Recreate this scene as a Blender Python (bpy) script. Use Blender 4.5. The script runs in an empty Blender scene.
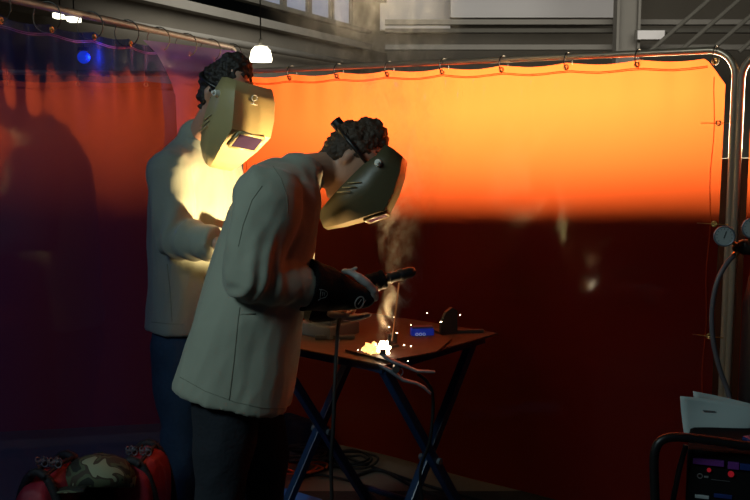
import bpy, bmesh, math, random
from mathutils import Vector as V, Matrix, noise
random.seed(7)
PI = math.pi
C = bpy.context.scene.collection
sc = bpy.context.scene

# ------------------------------------------------------------------ camera
CAMZ = 1.55; PITCH = math.radians(7.07); F = 1000.0
cd = bpy.data.cameras.new('camera'); cam = bpy.data.objects.new('camera', cd); C.objects.link(cam)
cam.location = (0, 0, CAMZ); cam.rotation_euler = (PI/2 - PITCH, 0, 0)
cd.sensor_width = 36; cd.lens = 48; cd.clip_start = .05; cd.clip_end = 200
sc.camera = cam
FW = V((0, math.cos(PITCH), -math.sin(PITCH))); UP = V((0, math.sin(PITCH), math.cos(PITCH)))
def at(px, py, Y):
    d = FW + V((1, 0, 0))*((px-375)/F) + UP*((250-py)/F)
    return V((0, 0, CAMZ)) + d*(Y/d.y)

# ------------------------------------------------------------------ materials
def mat(name, col, rough=.6, metal=0, spec=.5, noise_amt=0, nscale=20, bump=0, bscale=40, emis=None, estr=0, bdetail=4, sheen=0, coat=0):
    m = bpy.data.materials.new(name); m.use_nodes = True
    nt = m.node_tree; b = nt.nodes['Principled BSDF']
    b.inputs['Base Color'].default_value = (*col, 1)
    b.inputs['Roughness'].default_value = rough; b.inputs['Metallic'].default_value = metal
    b.inputs['Specular IOR Level'].default_value = spec
    b.inputs['Sheen Weight'].default_value = sheen
    b.inputs['Coat Weight'].default_value = coat
    tc = nt.nodes.new('ShaderNodeTexCoord')
    if noise_amt:
        n = nt.nodes.new('ShaderNodeTexNoise'); n.inputs['Scale'].default_value = nscale; n.inputs['Detail'].default_value = 5
        nt.links.new(tc.outputs['Object'], n.inputs['Vector'])
        mx = nt.nodes.new('ShaderNodeMix'); mx.data_type = 'RGBA'
        mx.inputs[6].default_value = (*[c*(1-noise_amt) for c in col], 1)
        mx.inputs[7].default_value = (*[min(1, c*(1+noise_amt)) for c in col], 1)
        nt.links.new(n.outputs['Fac'], mx.inputs[0]); nt.links.new(mx.outputs[2], b.inputs['Base Color'])
    if bump:
        n = nt.nodes.new('ShaderNodeTexNoise'); n.inputs['Scale'].default_value = bscale; n.inputs['Detail'].default_value = bdetail
        nt.links.new(tc.outputs['Object'], n.inputs['Vector'])
        bp = nt.nodes.new('ShaderNodeBump'); bp.inputs['Strength'].default_value = bump; bp.inputs['Distance'].default_value = .01
        nt.links.new(n.outputs['Fac'], bp.inputs['Height']); nt.links.new(bp.outputs['Normal'], b.inputs['Normal'])
    if emis:
        b.inputs['Emission Color'].default_value = (*emis, 1); b.inputs['Emission Strength'].default_value = estr
    return m

def vinyl(name, col, trans, ior=1.5, rough=.12, diff=.35, bscale=2.2, bstr=.35, zscale=1.0, clear=None):
    """translucent glossy welding curtain film"""
    m = bpy.data.materials.new(name); m.use_nodes = True
    nt = m.node_tree; nt.nodes.clear(); N = nt.nodes.new; L = nt.links.new
    out = N('ShaderNodeOutputMaterial')
    tr = N('ShaderNodeBsdfTranslucent'); tr.inputs['Color'].default_value = (*trans, 1)
    df = N('ShaderNodeBsdfDiffuse'); df.inputs['Color'].default_value = (*col, 1)
    gl = N('ShaderNodeBsdfGlossy'); gl.inputs['Color'].default_value = (1, 1, 1, 1); gl.inputs['Roughness'].default_value = rough
    mx = N('ShaderNodeMixShader'); mx.inputs[0].default_value = diff
    L(tr.outputs[0], mx.inputs[1]); L(df.outputs[0], mx.inputs[2])
    fr = N('ShaderNodeFresnel'); fr.inputs['IOR'].default_value = ior
    ge = N('ShaderNodeNewGeometry'); bk = N('ShaderNodeMapRange'); bk.inputs[3].default_value = ior; bk.inputs[4].default_value = 1/ior
    L(ge.outputs['Backfacing'], bk.inputs[0]); L(bk.outputs[0], fr.inputs['IOR'])
    m2 = N('ShaderNodeMixShader'); L(fr.outputs[0], m2.inputs[0]); L(mx.outputs[0], m2.inputs[1]); L(gl.outputs[0], m2.inputs[2])
    tc = N('ShaderNodeTexCoord'); mp = N('ShaderNodeMapping'); mp.inputs['Scale'].default_value = (1, 1, zscale)
    L(tc.outputs['Object'], mp.inputs['Vector'])
    n = N('ShaderNodeTexNoise'); n.inputs['Scale'].default_value = bscale; n.inputs['Detail'].default_value = 3; n.inputs['Distortion'].default_value = .6
    L(mp.outputs[0], n.inputs['Vector'])
    bp = N('ShaderNodeBump'); bp.inputs['Strength'].default_value = bstr; bp.inputs['Distance'].default_value = .02
    L(n.outputs['Fac'], bp.inputs['Height'])
    L(bp.outputs[0], gl.inputs['Normal']); L(bp.outputs[0], fr.inputs['Normal'])
    if clear:
        tp_ = N('ShaderNodeBsdfTransparent'); tp_.inputs['Color'].default_value = (*clear[1], 1)
        m3 = N('ShaderNodeMixShader'); m3.inputs[0].default_value = clear[0]
        L(mx.outputs[0], m3.inputs[1]); L(tp_.outputs[0], m3.inputs[2]); L(m3.outputs[0], m2.inputs[1])
    L(m2.outputs[0], out.inputs['Surface'])
    return m

def camo_mat():
    m = mat('camo', (.1, .1, .07), .8)
    nt = m.node_tree; b = nt.nodes['Principled BSDF']
    tc = nt.nodes.new('ShaderNodeTexCoord'); n = nt.nodes.new('ShaderNodeTexNoise')
    n.inputs['Scale'].default_value = 14; n.inputs['Detail'].default_value = 1.5; n.inputs['Distortion'].default_value = .8
    r = nt.nodes.new('ShaderNodeValToRGB'); r.color_ramp.interpolation = 'CONSTANT'
    r.color_ramp.elements[0].color = (.012, .014, .01, 1); r.color_ramp.elements[1].position = .44; r.color_ramp.elements[1].color = (.07, .085, .045, 1)
    e = r.color_ramp.elements.new(.53); e.color = (.045, .032, .02, 1)
    e = r.color_ramp.elements.new(.6); e.color = (.24, .25, .16, 1)
    nt.links.new(tc.outputs['Object'], n.inputs['Vector']); nt.links.new(n.outputs['Fac'], r.inputs[0]); nt.links.new(r.outputs[0], b.inputs['Base Color'])
    return m

M = {}
M['jacket'] = mat('jacket_cotton', (.27, .29, .235), .85, noise_amt=.12, nscale=6, bump=.25, bscale=14, sheen=.2)
M['jacket_dark'] = mat('jacket_seam', (.18, .19, .15), .9)
M['jeans'] = mat('blue_denim', (.018, .045, .085), .9, noise_amt=.45, nscale=9, bump=.3, bscale=60)
M['jeans_black'] = mat('dark_denim', (.008, .012, .02), .9, noise_amt=.3, nscale=9, bump=.3, bscale=60)
M['skin'] = mat('skin', (.45, .25, .17), .5, noise_amt=.08, bump=.1, bscale=80)
M['hair_dark'] = mat('black_hair', (.018, .013, .01), .6, bump=.6, bscale=120)
M['hair_brown'] = mat('brown_hair', (.05, .03, .018), .6, bump=.6, bscale=120)
M['boot'] = mat('boot_leather', (.02, .014, .01), .5)
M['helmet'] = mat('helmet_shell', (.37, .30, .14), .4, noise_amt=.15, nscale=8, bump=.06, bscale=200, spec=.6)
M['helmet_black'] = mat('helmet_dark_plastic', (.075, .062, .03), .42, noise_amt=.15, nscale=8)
M['lens'] = mat('welding_lens', (.05, .03, .07), .05, metal=.4)
M['white_plastic'] = mat('white_plastic', (.8, .78, .7), .35)
M['white_paint'] = mat('white_marking', (.75, .73, .65), .5)
M['grey_marking'] = mat('grey_marking', (.16, .16, .16), .6)
M['glove_black'] = mat('black_glove_fabric', (.003, .003, .004), .95, spec=.15, bump=.2, bscale=60)
M['glove_grey'] = mat('pale_grey_leather', (.30, .285, .275), .7, noise_amt=.1, bump=.2, bscale=60)
M['black_plastic'] = mat('black_plastic', (.008, .008, .009), .4)
M['rubber'] = mat('black_rubber', (.01, .01, .011), .6)
M['blue_steel'] = mat('blue_painted_steel', (.01, .035, .1), .3, spec=.6)
M['plate_steel'] = mat('brown_steel_plate', (.055, .032, .024), .6, metal=0, spec=.2, noise_amt=.4, nscale=12, bump=.2, bscale=25)
M['steel'] = mat('worn_steel', (.16, .18, .21), .45, metal=.4, noise_amt=.2)
M['dark_steel'] = mat('dark_steel', (.07, .06, .055), .5, metal=.6, noise_amt=.3)
M['tube'] = mat('galvanised_tube', (.62, .47, .34), .3, metal=.55, noise_amt=.1)
M['tube_dark'] = mat('dark_tube', (.05, .045, .045), .6, metal=.3)
M['brass'] = mat('brass', (.7, .45, .15), .3, metal=1)
M['concrete'] = mat('concrete_floor', (.17, .135, .1), .75, noise_amt=.25, nscale=3, bump=.1, bscale=20)
M['mat_black'] = mat('black_floor_mat', (.022, .016, .015), .85, bump=.3, bscale=50)
M['hall_wall'] = mat('hall_wall_grey', (.13, .12, .10), .9, noise_amt=.15, nscale=1)
M['hall_light'] = mat('hall_panel_pale', (.6, .6, .62), .9, noise_amt=.08, nscale=.6)
M['hall_beam'] = mat('hall_beam_paint', (.17, .165, .15), .8, noise_amt=.1, nscale=2)
M['hall_dark'] = mat('hall_dark_steel', (.07, .068, .058), .8)
M['window'] = mat('window_daylight', (.1, .1, .12), .4, emis=(.30, .36, .50), estr=.42)
M['lamp_glow'] = mat('lamp_glow', (1, .95, .8), .4, emis=(1, .9, .66), estr=5)
M['lamp_glow2'] = mat('lamp_tube_glow', (1, .95, .8), .4, emis=(1, .97, .75), estr=3)
M['paper'] = mat('folded_paper', (.42, .5, .5), .9, noise_amt=.06, nscale=6)
M['paper_ink'] = mat('paper_ink', (.12, .15, .16), .9)
M['red_fabric'] = mat('red_nylon', (.34, .018, .035), .6, noise_amt=.2, bump=.4, bscale=30)
M['black_fabric'] = mat('black_nylon', (.012, .012, .015), .7, bump=.4, bscale=30)
M['camo'] = camo_mat()
M['blue_plastic'] = mat('blue_plastic', (.015, .06, .75), .45, emis=(.01, .03, .6), estr=.12)
M['blue_mat'] = mat('bright_blue_plastic', (.02, .19, .62), .6)
M['purple'] = mat('purple_panel', (.13, .03, .22), .4)
M['navy'] = mat('navy_panel', (.01, .03, .16), .4)
M['red_led'] = mat('red_indicator', (.5, .01, .02), .3, emis=(1, .03, .05), estr=.1)
M['orange_cord'] = mat('orange_cord', (.8, .12, .02), .5)
M['gauge_face'] = mat('gauge_face', (.33, .36, .36), .5)
M['spark'] = mat('spark', (1, .8, .5), .4, emis=(1, .72, .42), estr=9)
M['arc_white'] = mat('arc_core', (1, .95, .8), .4, emis=(1, .80, .52), estr=15)
M['arc_flame'] = mat('arc_flame', (1, .8, .5), .4, emis=(1, .50, .16), estr=1.9)
M['rod_hot'] = mat('electrode_flux', (.35, .15, .06), .6, emis=(1, .3, .08), estr=.12)
M['grey_pad'] = mat('grey_board', (.07, .065, .07), .8)
M['orange_vinyl'] = vinyl('orange_vinyl', (.09, .003, .006), (.85, .13, .03), ior=1.3, rough=.08, diff=.45, bscale=1.7, bstr=.5, zscale=.8)
M['orange_hem'] = vinyl('orange_vinyl_hem', (.45, .05, .012), (.95, .22, .03), ior=1.45, rough=.15, diff=.45)
M['blue_vinyl'] = vinyl('blue_vinyl', (.002, .002, .02), (.05, .05, .26), ior=1.25, rough=.10, diff=.4, bscale=1.3, bstr=.4, zscale=.7, clear=(.5, (.36, .42, .8)))
M['violet_vinyl'] = vinyl('violet_vinyl', (.10, .05, .22), (.55, .30, .95), ior=1.3, rough=.15, diff=.3, clear=(.35, (.9, .8, 1)))

# ------------------------------------------------------------------ mesh helpers
def link(name, me, m=None, parent=None, smooth=True):
    o = bpy.data.objects.new(name, me); C.objects.link(o)
    if m is not None:
        me.materials.clear(); me.materials.append(m)
    if smooth:
        for p in me.polygons: p.use_smooth = True
    if parent is not None: o.parent = parent
    return o
def from_bm(name, bm, m, parent=None, smooth=False, weighted=False):
    bmesh.ops.recalc_face_normals(bm, faces=bm.faces[:])
    me = bpy.data.meshes.new(name); bm.to_mesh(me); bm.free()
    o = link(name, me, m, parent, smooth)
    if smooth and weighted:
        me.set_sharp_from_angle(angle=math.radians(35))
    return o
def empty(name, loc=(0, 0, 0)):
    o = bpy.data.objects.new(name, None); C.objects.link(o); o.location = loc; o.empty_display_size = .1
    return o
def tag(o, label=None, cat=None, group=None, kind=None):
    if label: o['label'] = label
    if cat: o['category'] = cat
    if group: o['group'] = group
    if kind: o['kind'] = kind
    return o
def rebase(root, loc):
    """move a thing's origin Empty to its base keeping its parts where they are"""
    loc = V(loc); root.location = loc
    for c in [c for c in bpy.data.objects if c.parent == root]:
        c.location = c.location - loc

def box(bm, c, s, rot=None, bev=.0):
    M4 = Matrix.Translation(V(c)) @ (rot.to_4x4() if rot is not None else Matrix.Identity(4)) @ Matrix.Diagonal((*s, 1))
    r = bmesh.ops.create_cube(bm, size=1, matrix=M4)
    if bev:
        ed = list({e for v in r['verts'] for e in v.link_edges})
        bmesh.ops.bevel(bm, geom=ed, offset=bev, segments=2, affect='EDGES', profile=.6)
def frame_rot(x, z=V((0, 0, 1))):
    x = V(x).normalized(); y = z.cross(x).normalized(); z2 = x.cross(y)
    return Matrix((x, y, z2)).transposed()
def rings_to_bm(bm, rings, cap=True):
    vr = [[bm.verts.new(p) for p in r] for r in rings]
    n = len(vr[0])
    for i in range(len(vr)-1):
        for j in range(n):
            bm.faces.new((vr[i][j], vr[i][(j+1) % n], vr[i+1][(j+1) % n], vr[i+1][j]))
    if cap:
        bm.faces.new(vr[0][::-1]); bm.faces.new(vr[-1])
def loft(bm, pts, side, seg=20, dome0=True, dome1=True):
    """pts: (pos, a, b): a half size along side, b half size across"""
    side = V(side).normalized(); P = [V(p[0]) for p in pts]; rings = []
    def ring(c, t, a, b):
        s = (side - t*side.dot(t))
        s = s.normalized() if s.length > 1e-4 else t.orthogonal().normalized()
        w = t.cross(s)
        return [c + s*(a*math.cos(2*PI*k/seg)) + w*(b*math.sin(2*PI*k/seg)) for k in range(seg)]
    for i, (p, a, b) in enumerate(pts):
        t = (P[min(i+1, len(P)-1)] - P[max(i-1, 0)]).normalized()
        if i == 0 and dome0:
            r = min(a, b)
            for ph in (80, 55, 28):
                ph = math.radians(ph); rings.append(ring(P[0]-t*r*math.sin(ph), t, a*math.cos(ph), b*math.cos(ph)))
        rings.append(ring(P[i], t, a, b))
        if i == len(pts)-1 and dome1:
            r = min(a, b)
            for ph in (28, 55, 80):
                ph = math.radians(ph); rings.append(ring(P[-1]+t*r*math.sin(ph), t, a*math.cos(ph), b*math.cos(ph)))
    rings_to_bm(bm, rings)
def tube(bm, pts, r, seg=10, smooth_n=0, dome=False):
    P = [V(p) for p in pts]
    if smooth_n:
        Q = []
        for i in range(len(P)-1):
            p0, p1, p2, p3 = P[max(i-1, 0)], P[i], P[i+1], P[min(i+2, len(P)-1)]
            for k in range(smooth_n):
                t = k/smooth_n
                Q.append(.5*((2*p1)+(p2-p0)*t+(2*p0-5*p1+4*p2-p3)*t*t+(3*p1-p0-3*p2+p3)*t**3))
        Q.append(P[-1]); P = Q
    rings = []; t = (P[1]-P[0]).normalized(); s = t.orthogonal().normalized()
    for i, p in enumerate(P):
        t = (P[min(i+1, len(P)-1)] - P[max(i-1, 0)]).normalized()
        s = (s - t*s.dot(t)).normalized(); w = t.cross(s)
        rr = r[i] if isinstance(r, (list, tuple)) and len(r) == len(P) else (r if not isinstance(r, (list, tuple)) else r[0])
        rings.append([p + s*(rr*math.cos(2*PI*k/seg)) + w*(rr*math.sin(2*PI*k/seg)) for k in range(seg)])
    rings_to_bm(bm, rings)
def disc(bm, c, n, r, h, seg=24, r2=None):
    q = V((0, 0, 1)).rotation_difference(V(n).normalized()).to_matrix().to_4x4()
    bmesh.ops.create_cone(bm, cap_ends=True, segments=seg, radius1=r, radius2=r if r2 is None else r2, depth=h, matrix=Matrix.Translation(V(c)) @ q)
def torus(bm, c, n, R, r, seg=20, s2=8, ax=None, ky=1.0):
    n = V(n).normalized(); u = V(ax).normalized() if ax else n.orthogonal().normalized(); w = n.cross(u)
    rr = []
    for i in range(seg):
        a = 2*PI*i/seg; d = u*math.cos(a)*ky + w*math.sin(a)
        rr.append([V(c) + d*R + (d.normalized()*math.cos(2*PI*j/s2) + n*math.sin(2*PI*j/s2))*r for j in range(s2)])
    vr = [[bm.verts.new(p) for p in q] for q in rr]
    for i in range(seg):
        for j in range(s2):
            bm.faces.new((vr[i][j], vr[(i+1) % seg][j], vr[(i+1) % seg][(j+1) % s2], vr[i][(j+1) % s2]))
def remesh(name, bm, m, parent, vox=.01, smooth=4, disp=None, sub=0):
    bmesh.ops.recalc_face_normals(bm, faces=bm.faces[:])
    me = bpy.data.meshes.new('tmp'); bm.to_mesh(me); bm.free()
    o = bpy.data.objects.new('tmp', me); C.objects.link(o)
    md = o.modifiers.new('r', 'REMESH'); md.mode = 'VOXEL'; md.voxel_size = vox; md.use_smooth_shade = True
    if smooth:
        s = o.modifiers.new('s', 'SMOOTH'); s.factor = .5; s.iterations = smooth
    dg = bpy.context.evaluated_depsgraph_get(); dg.update()
    me2 = bpy.data.meshes.new_from_object(o.evaluated_get(dg)); bpy.data.objects.remove(o)
    me2.name = name
    if disp:
        nn = [v.normal.copy() for v in me2.vertices]
        for v, n in zip(me2.vertices, nn): v.co = v.co + disp(v.co, n)
    return link(name, me2, m, parent, True)

# ------------------------------------------------------------------ setting
bm = bmesh.new(); box(bm, (2, 14, -.05), (40, 40, .1)); fl = from_bm('floor', bm, M['concrete']); tag(fl, kind='structure')
bm = bmesh.new(); box(bm, (2, 14, 7.05), (40, 40, .1)); ce = from_bm('ceiling', bm, M['hall_dark']); tag(ce, kind='structure')
# far wall of the hall
bm = bmesh.new(); box(bm, (6, 30, 3.5), (40, .2, 7)); tag(from_bm('wall_back', bm, M['hall_wall']), kind='structure')
WZ = 26.0
def fz(py, Y): return at(375, py, Y).z
def fx(px, Y): return at(px, 30, Y).x
bm = bmesh.new(); box(bm, ((fx(450, 28)+fx(612, 28))/2, 28, (fz(18, 28)+6.6)/2), (fx(612, 28)-fx(450, 28), .25, 6.6-fz(18, 28))); tag(from_bm('trim_1', bm, M['hall_light'], None), kind='structure')
bm = bmesh.new(); box(bm, ((fx(380, 29)+fx(450, 29))/2, 29, (fz(30, 29)+6.6)/2), (fx(450, 29)-fx(380, 29), .25, 6.6-fz(30, 29))); tag(from_bm('trim_2', bm, M['hall_light'], None), kind='structure')
for i, (y0, y1, Y, mm) in enumerate([(20, 25, 25, 'hall_beam'), (29, 33, 25, 'hall_dark'), (45, 50, 25, 'hall_beam')]):
    bm = bmesh.new(); x0 = fx(385, Y); x1 = 16
    box(bm, ((x0+x1)/2, Y, (fz(y0, Y)+fz(y1, Y))/2), (x1-x0, .3, fz(y0, Y)-fz(y1, Y)))
    tag(from_bm('ceiling_beam', bm, M[mm]), ['grey beam high under the pale back wall panel, uppermost of the crossing beams', 'dark beam across the hall between the two paler beams', 'low grey beam just above the top edge of the orange curtain'][i], 'beam')
bm = bmesh.new(); Y = 24.3; x0, x1 = fx(616, Y), fx(637, Y)
for xx in (x0, x1): box(bm, (xx, Y, 3.5), (.06, .4, 7))
box(bm, ((x0+x1)/2, Y, 3.5), (x1-x0, .08, 7)); tag(from_bm('steel_column', bm, M['hall_beam']), 'tall grey steel column rising behind the orange curtain', 'column')
bm = bmesh.new(); Y = 23.9; box(bm, (fx(651, Y), Y, fz(35, Y)), (fx(664, Y)-fx(637, Y), .08, fz(30, Y)-fz(39, Y)), bev=.01)
sg = empty('wall_sign', (fx(651, Y), Y, fz(39, Y))); sgp = from_bm('panel', bm, M['hall_light'], sg); sgp.location = -sg.location
bm = bmesh.new(); box(bm, (fx(651, Y), Y+.06, fz(35, Y)), (fx(666, Y)-fx(635, Y), .04, fz(29, Y)-fz(40, Y)), bev=.01); g = from_bm('frame', bm, M['hall_dark'], sg); g.location = -sg.location
tag(sg, 'small pale rectangular sign on the hall wall right of the grey column', 'sign')
# roof trusses seen right of the column
for k in range(4):
    bm = bmesh.new(); X0 = fx(650+30*k, 23); tube(bm, [(X0, 23, fz(52, 23)), (X0+1.3, 23, fz(0, 23))], .05); tag(from_bm('truss_brace', bm, M['hall_dark']), 'thin dark diagonal roof brace behind the orange curtain', 'brace', 'diagonal roof braces at the right')
# side wall with clerestory windows, running away to the right
A = at(60, 12, 12.2); S0 = V((-3.2, 18.5, 0)); SD = V((2.55, 7.5, 0)).normalized(); SN = V((SD.y, -SD.x, 0))
zb = 3.6
R = frame_rot(SD)
def along(s, z, off=0): return S0 + SD*s + V((0, 0, z)) + SN*off
bm = bmesh.new(); box(bm, along(-3, 1.8, -.1), (28, .2, 3.6), R); tag(from_bm('wall_left', bm, M['hall_wall']), kind='structure')
bm = bmesh.new(); box(bm, along(-3, 6.0, -.1), (28, .2, 2.0), R); tag(from_bm('wall_left_top', bm, M['hall_wall']), kind='structure')
bm = bmesh.new(); box(bm, along(-2, zb+.02, .12), (22, .25, .16), R); tag(from_bm('trim_3', bm, M['hall_beam']), kind='structure')
bm = bmesh.new(); box(bm, along(-2, zb+.42, .12), (22, .2, .1), R); tag(from_bm('trim_4', bm, M['hall_dark']), kind='structure')
bm = bmesh.new(); tube(bm, [along(-12, zb-.5, .3), along(9, zb-.5, .3)], .07); tag(from_bm('overhead_pipe', bm, M['hall_beam'], smooth=True), 'long pale pipe running below the clerestory windows', 'pipe')
nw = 14; wl = 20/nw
for k in range(nw):
    s = -12 + wl*(k+.5)
    w = empty('window_%d' % (k+1), along(s, zb+.45, 0)); tag(w, kind='structure')
    bm = bmesh.new(); box(bm, along(s, zb+1.0, -.02), (wl-.2, .03, .95), R); p = from_bm('pane', bm, M['window'], w); p.location = -w.location
    bm = bmesh.new()
    for e in (-1, 1): box(bm, along(s+e*(wl/2-.05), zb+1.0, 0), (.12, .14, 1.1), R)
    box(bm, along(s, zb+1.5, 0), (wl-.1, .14, .1), R)
    p = from_bm('window_frame', bm, M['hall_dark'], w); p.location = -w.location
# lamps in the hall
def pendant(px, py, Y, label):
    r = empty('pendant_lamp', at(px, py+8, Y)); o = r.location.copy(); s = Y/1000
    bm = bmesh.new(); rings = []
    for (z, rad) in ((0, .0105), (.003, .0112), (.011, .0095), (.015, .006), (.0155, .002)):
        rings.append([o + V((rad*Y*math.cos(2*PI*k/24), rad*Y*math.sin(2*PI*k/24), z*Y)) for k in range(24)])
    rings_to_bm(bm, rings); p = from_bm('lamp_shade', bm, M['lamp_glow'], r, True); p.location = -r.location
    bm = bmesh.new(); tube(bm, [o+V((0, 0, .0155*Y)), o+V((0, 0, .022*Y))], .002*Y); p = from_bm('neck', bm, M['hall_beam'], r); p.location = -r.location
    bm = bmesh.new(); tube(bm, [o+V((0, 0, .021*Y)), o+V((0, 0, 6.9-o.z))], .006); p = from_bm('cord', bm, M['hall_dark'], r); p.location = -r.location
    tag(r, label, 'lamp')
pendant(261, 54, 9.0, 'glowing white bell-shaped pendant lamp hanging above the rear welder\'s helmet')

for k, (px, py) in enumerate(((60, 16), (74, 19.5))):
    c = at(px, py, 9.0); r = empty('ceiling_lamp', c + V((0, 0, .05)))
    bm = bmesh.new(); box(bm, (0, 0, -.05), (.10, .12, .045), bev=.01); from_bm('diffuser', bm, M['lamp_glow2'], r)
    bm = bmesh.new(); box(bm, (0, 0, -.012), (.13, .15, .03), bev=.004); from_bm('housing', bm, M['hall_beam'], r)
    bm = bmesh.new(); tube(bm, [(0, 0, 0), (0, 0, 6.9-c.z)], .006); from_bm('rod', bm, M['hall_dark'], r)
    tag(r, ['left one of the two small bright lamps seen above the dark blue curtain', 'right one of the two small bright lamps seen above the dark blue curtain'][k], 'lamp')

# ------------------------------------------------------------------ welding screens
K = V((-.66, 4.9, 0)); cdir = V((.797, -.605, 0)).normalized(); cn = V((-cdir.y, cdir.x, 0)) * -1   # cn faces the camera
ldir = V((-.43, -2.0, 0)).normalized(); ln = V((-ldir.y, ldir.x, 0)); ln = ln if ln.x > 0 else -ln
def curtain_mesh(org, d, nrm, L, zb_, zt, hooks, sag=.012, seed=0, wav=.008, nx=150, nz=90, chamfer=False, hi=0):
    bm = bmesh.new(); g = []
    for i in range(nx+1):
        s = L*i/nx; row = []
        dist = min(abs(s-h) for h in hooks)
        ztop = zt - sag*min(1, dist/.12)**.7
        z0 = zb_
        if chamfer:
            if s > L-.07: ztop -= (s-(L-.07))*1.3
            if s < .05: ztop -= (.05-s)*.8
        for j in range(nz+1):
            f = j/nz; z = z0 + (ztop-z0)*f
            top = max(0, 1-(1-f)*6)
            off = wav*math.sin(s*4.1+seed)*(.4+.6*(1-f)) + .5*wav*math.sin(s*9.3+z*2+seed*2) + .006*top*math.cos(dist*40)
            off += .014*noise.noise(V((s*1.5+seed, z*1.2, seed)))
            row.append(bm.verts.new(org + d*s + nrm*off + V((0, 0, z))))
        g.append(row)
    for i in range(nx):
        for j in range(nz):
            bm.faces.new((g[i][j], g[i+1][j], g[i+1][j+1], g[i][j+1]))
    return bm
def screen(name, label, org, d, nrm, L, ht, zb_, gap, nh, vin, hem, tubem, tilt=0, side_g=True, seed=0, wav=.008):
    r = empty(name, org)
    def add(n, bm, m, smooth=True, par=None):
        o = from_bm(n, bm, m, par or r, smooth); o.location = -r.location if par is None else (0, 0, 0); return o
    e0 = org - d*.035; e1 = org + d*(L+.035); H = ht; Rc = .09
    pts = [e0]
    pts += [e0+V((0, 0, H-Rc))]
    for a in range(1, 7):
        th = PI/2*a/6; pts.append(e0 + d*(Rc*(1-math.cos(th))) + V((0, 0, H-Rc+Rc*math.sin(th))))
    for a in range(6, -1, -1):
        th = PI/2*a/6; pts.append(e1 - d*(Rc*(1-math.cos(th))) + V((0, 0, H-Rc+Rc*math.sin(th))))
    pts += [e1]
    bm = bmesh.new(); tube(bm, pts, .0125, 12); add('frame', bm, tubem)
    for e in (e0, e1):
        bm = bmesh.new(); box(bm, e+V((0, 0, .02)), (.05, .45, .03), frame_rot(d), bev=.005); add('foot', bm, tubem, False)
    hooks = [L*(i+.12)/(nh-.76) for i in range(nh)]
    cur = add('curtain', curtain_mesh(org, d, nrm, L, zb_, ht-gap, hooks, seed=seed, wav=wav, chamfer=True), vin)
    # hem band along the top and the sides
    bm = bmesh.new()
    for zz in (ht-gap-.028, ht-gap-.033):
        tube(bm, [org + d*(L*i/40) + nrm*(.012) + V((0, 0, zz - .012*min(1, min(abs(L*i/40-h) for h in hooks)/.12)**.7)) for i in range(1, 40)], .0016, 6)
    for ss in (.03, L-.03):
        tube(bm, [org + d*(ss+.004*math.sin(i)) + nrm*.012 + V((0, 0, zb_+.02+(ht-gap-.09-zb_)*i/30)) for i in range(31)], .0016, 6)
    add('hem_stitching', bm, hem)
    for h in hooks:
        c = org + d*h + V((0, 0, ht-gap-.018))
        bm = bmesh.new(); torus(bm, c + nrm*.014, nrm, .008, .0035, 16, 6); add('grommet', bm, M['brass'])
        bm = bmesh.new(); torus(bm, c+V((0, 0, gap/2+.012)), d, gap/2+.022, .0022, 20, 6); add('hook', bm, M['dark_steel'])
    for zz in (ht-.25, ht-.6, ht-1.0, ht-1.4):
        c = org + d*(L-.012) + V((0, 0, zz))
        bm = bmesh.new(); torus(bm, c + nrm*.014, nrm, .008, .0035, 16, 6); add('grommet', bm, M['brass'])
        bm = bmesh.new(); tube(bm, [c+nrm*.016-d*.06, c+nrm*.017, c+d*.05+nrm*.014], .0016, 6); add('tie', bm, M['brass'])
    tag(r, label, 'welding screen')
    return r
screen('welding_screen', 'long translucent orange welding curtain on a tube frame behind the table', K+cdir*.03, cdir, cn, 2.31, 1.81, .07, .022, 9, M['orange_vinyl'], M['orange_hem'], M['tube'], seed=1.3)
K2 = K + cdir*2.43
screen('welding_screen', 'second orange welding curtain cut off by the right edge of the photo', K2, cdir, cn, 1.6, 1.80, .07, .035, 6, M['orange_vinyl'], M['orange_hem'], M['tube'], seed=4.1)
K3 = K + ldir*.05
screen('welding_screen', 'dark blue see-through welding curtain running along the left towards the corner', K3, ldir, ln, 2.28, 1.92, .06, .052, 9, M['blue_vinyl'], M['violet_vinyl'], M['tube_dark'], seed=2.2, wav=.006)
# unseen low baffle, added to shade the lower half of the curtains
def baffle_wall(name, a, b, nrm, za, zb2):
    bm = bmesh.new(); v = []
    for p, z in ((a, za), (b, zb2)):
        for o in (0, .08):
            for h in (0, z): v.append(bm.verts.new(p - nrm*o + V((0, 0, h))))
    for f in ((0, 1, 3, 2), (4, 6, 7, 5), (0, 4, 5, 1), (2, 3, 7, 6), (1, 5, 7, 3), (0, 2, 6, 4)): bm.faces.new([v[k] for k in f])
    tag(from_bm(name, bm, M['hall_dark'], None), kind='structure')
baffle_wall('added_baffle', K + cdir*.02 - cn*.65, K + cdir*4.4 - cn*.65, cn, 1.31, 1.31+.05*4.4)
mdir = V((-.976, -.224, 0)).normalized(); mn = V((-mdir.y, mdir.x, 0)); mn = mn if mn.y < 0 else -mn
screen('welding_screen', 'dim red-orange welding curtain seen through the dark blue film at far left', K - V((.10, -.06, 0)), mdir, mn, 2.28, 1.80, .07, .035, 8, M['orange_vinyl'], M['orange_hem'], M['tube'], seed=6.1)
baffle_wall('added_baffle_left', K - mn*.65 + mdir*.1, K + mdir*3.2 - mn*.65, mn, 1.31, 1.34)  # added blocker keeping the left backlight off the lower curtain
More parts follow.
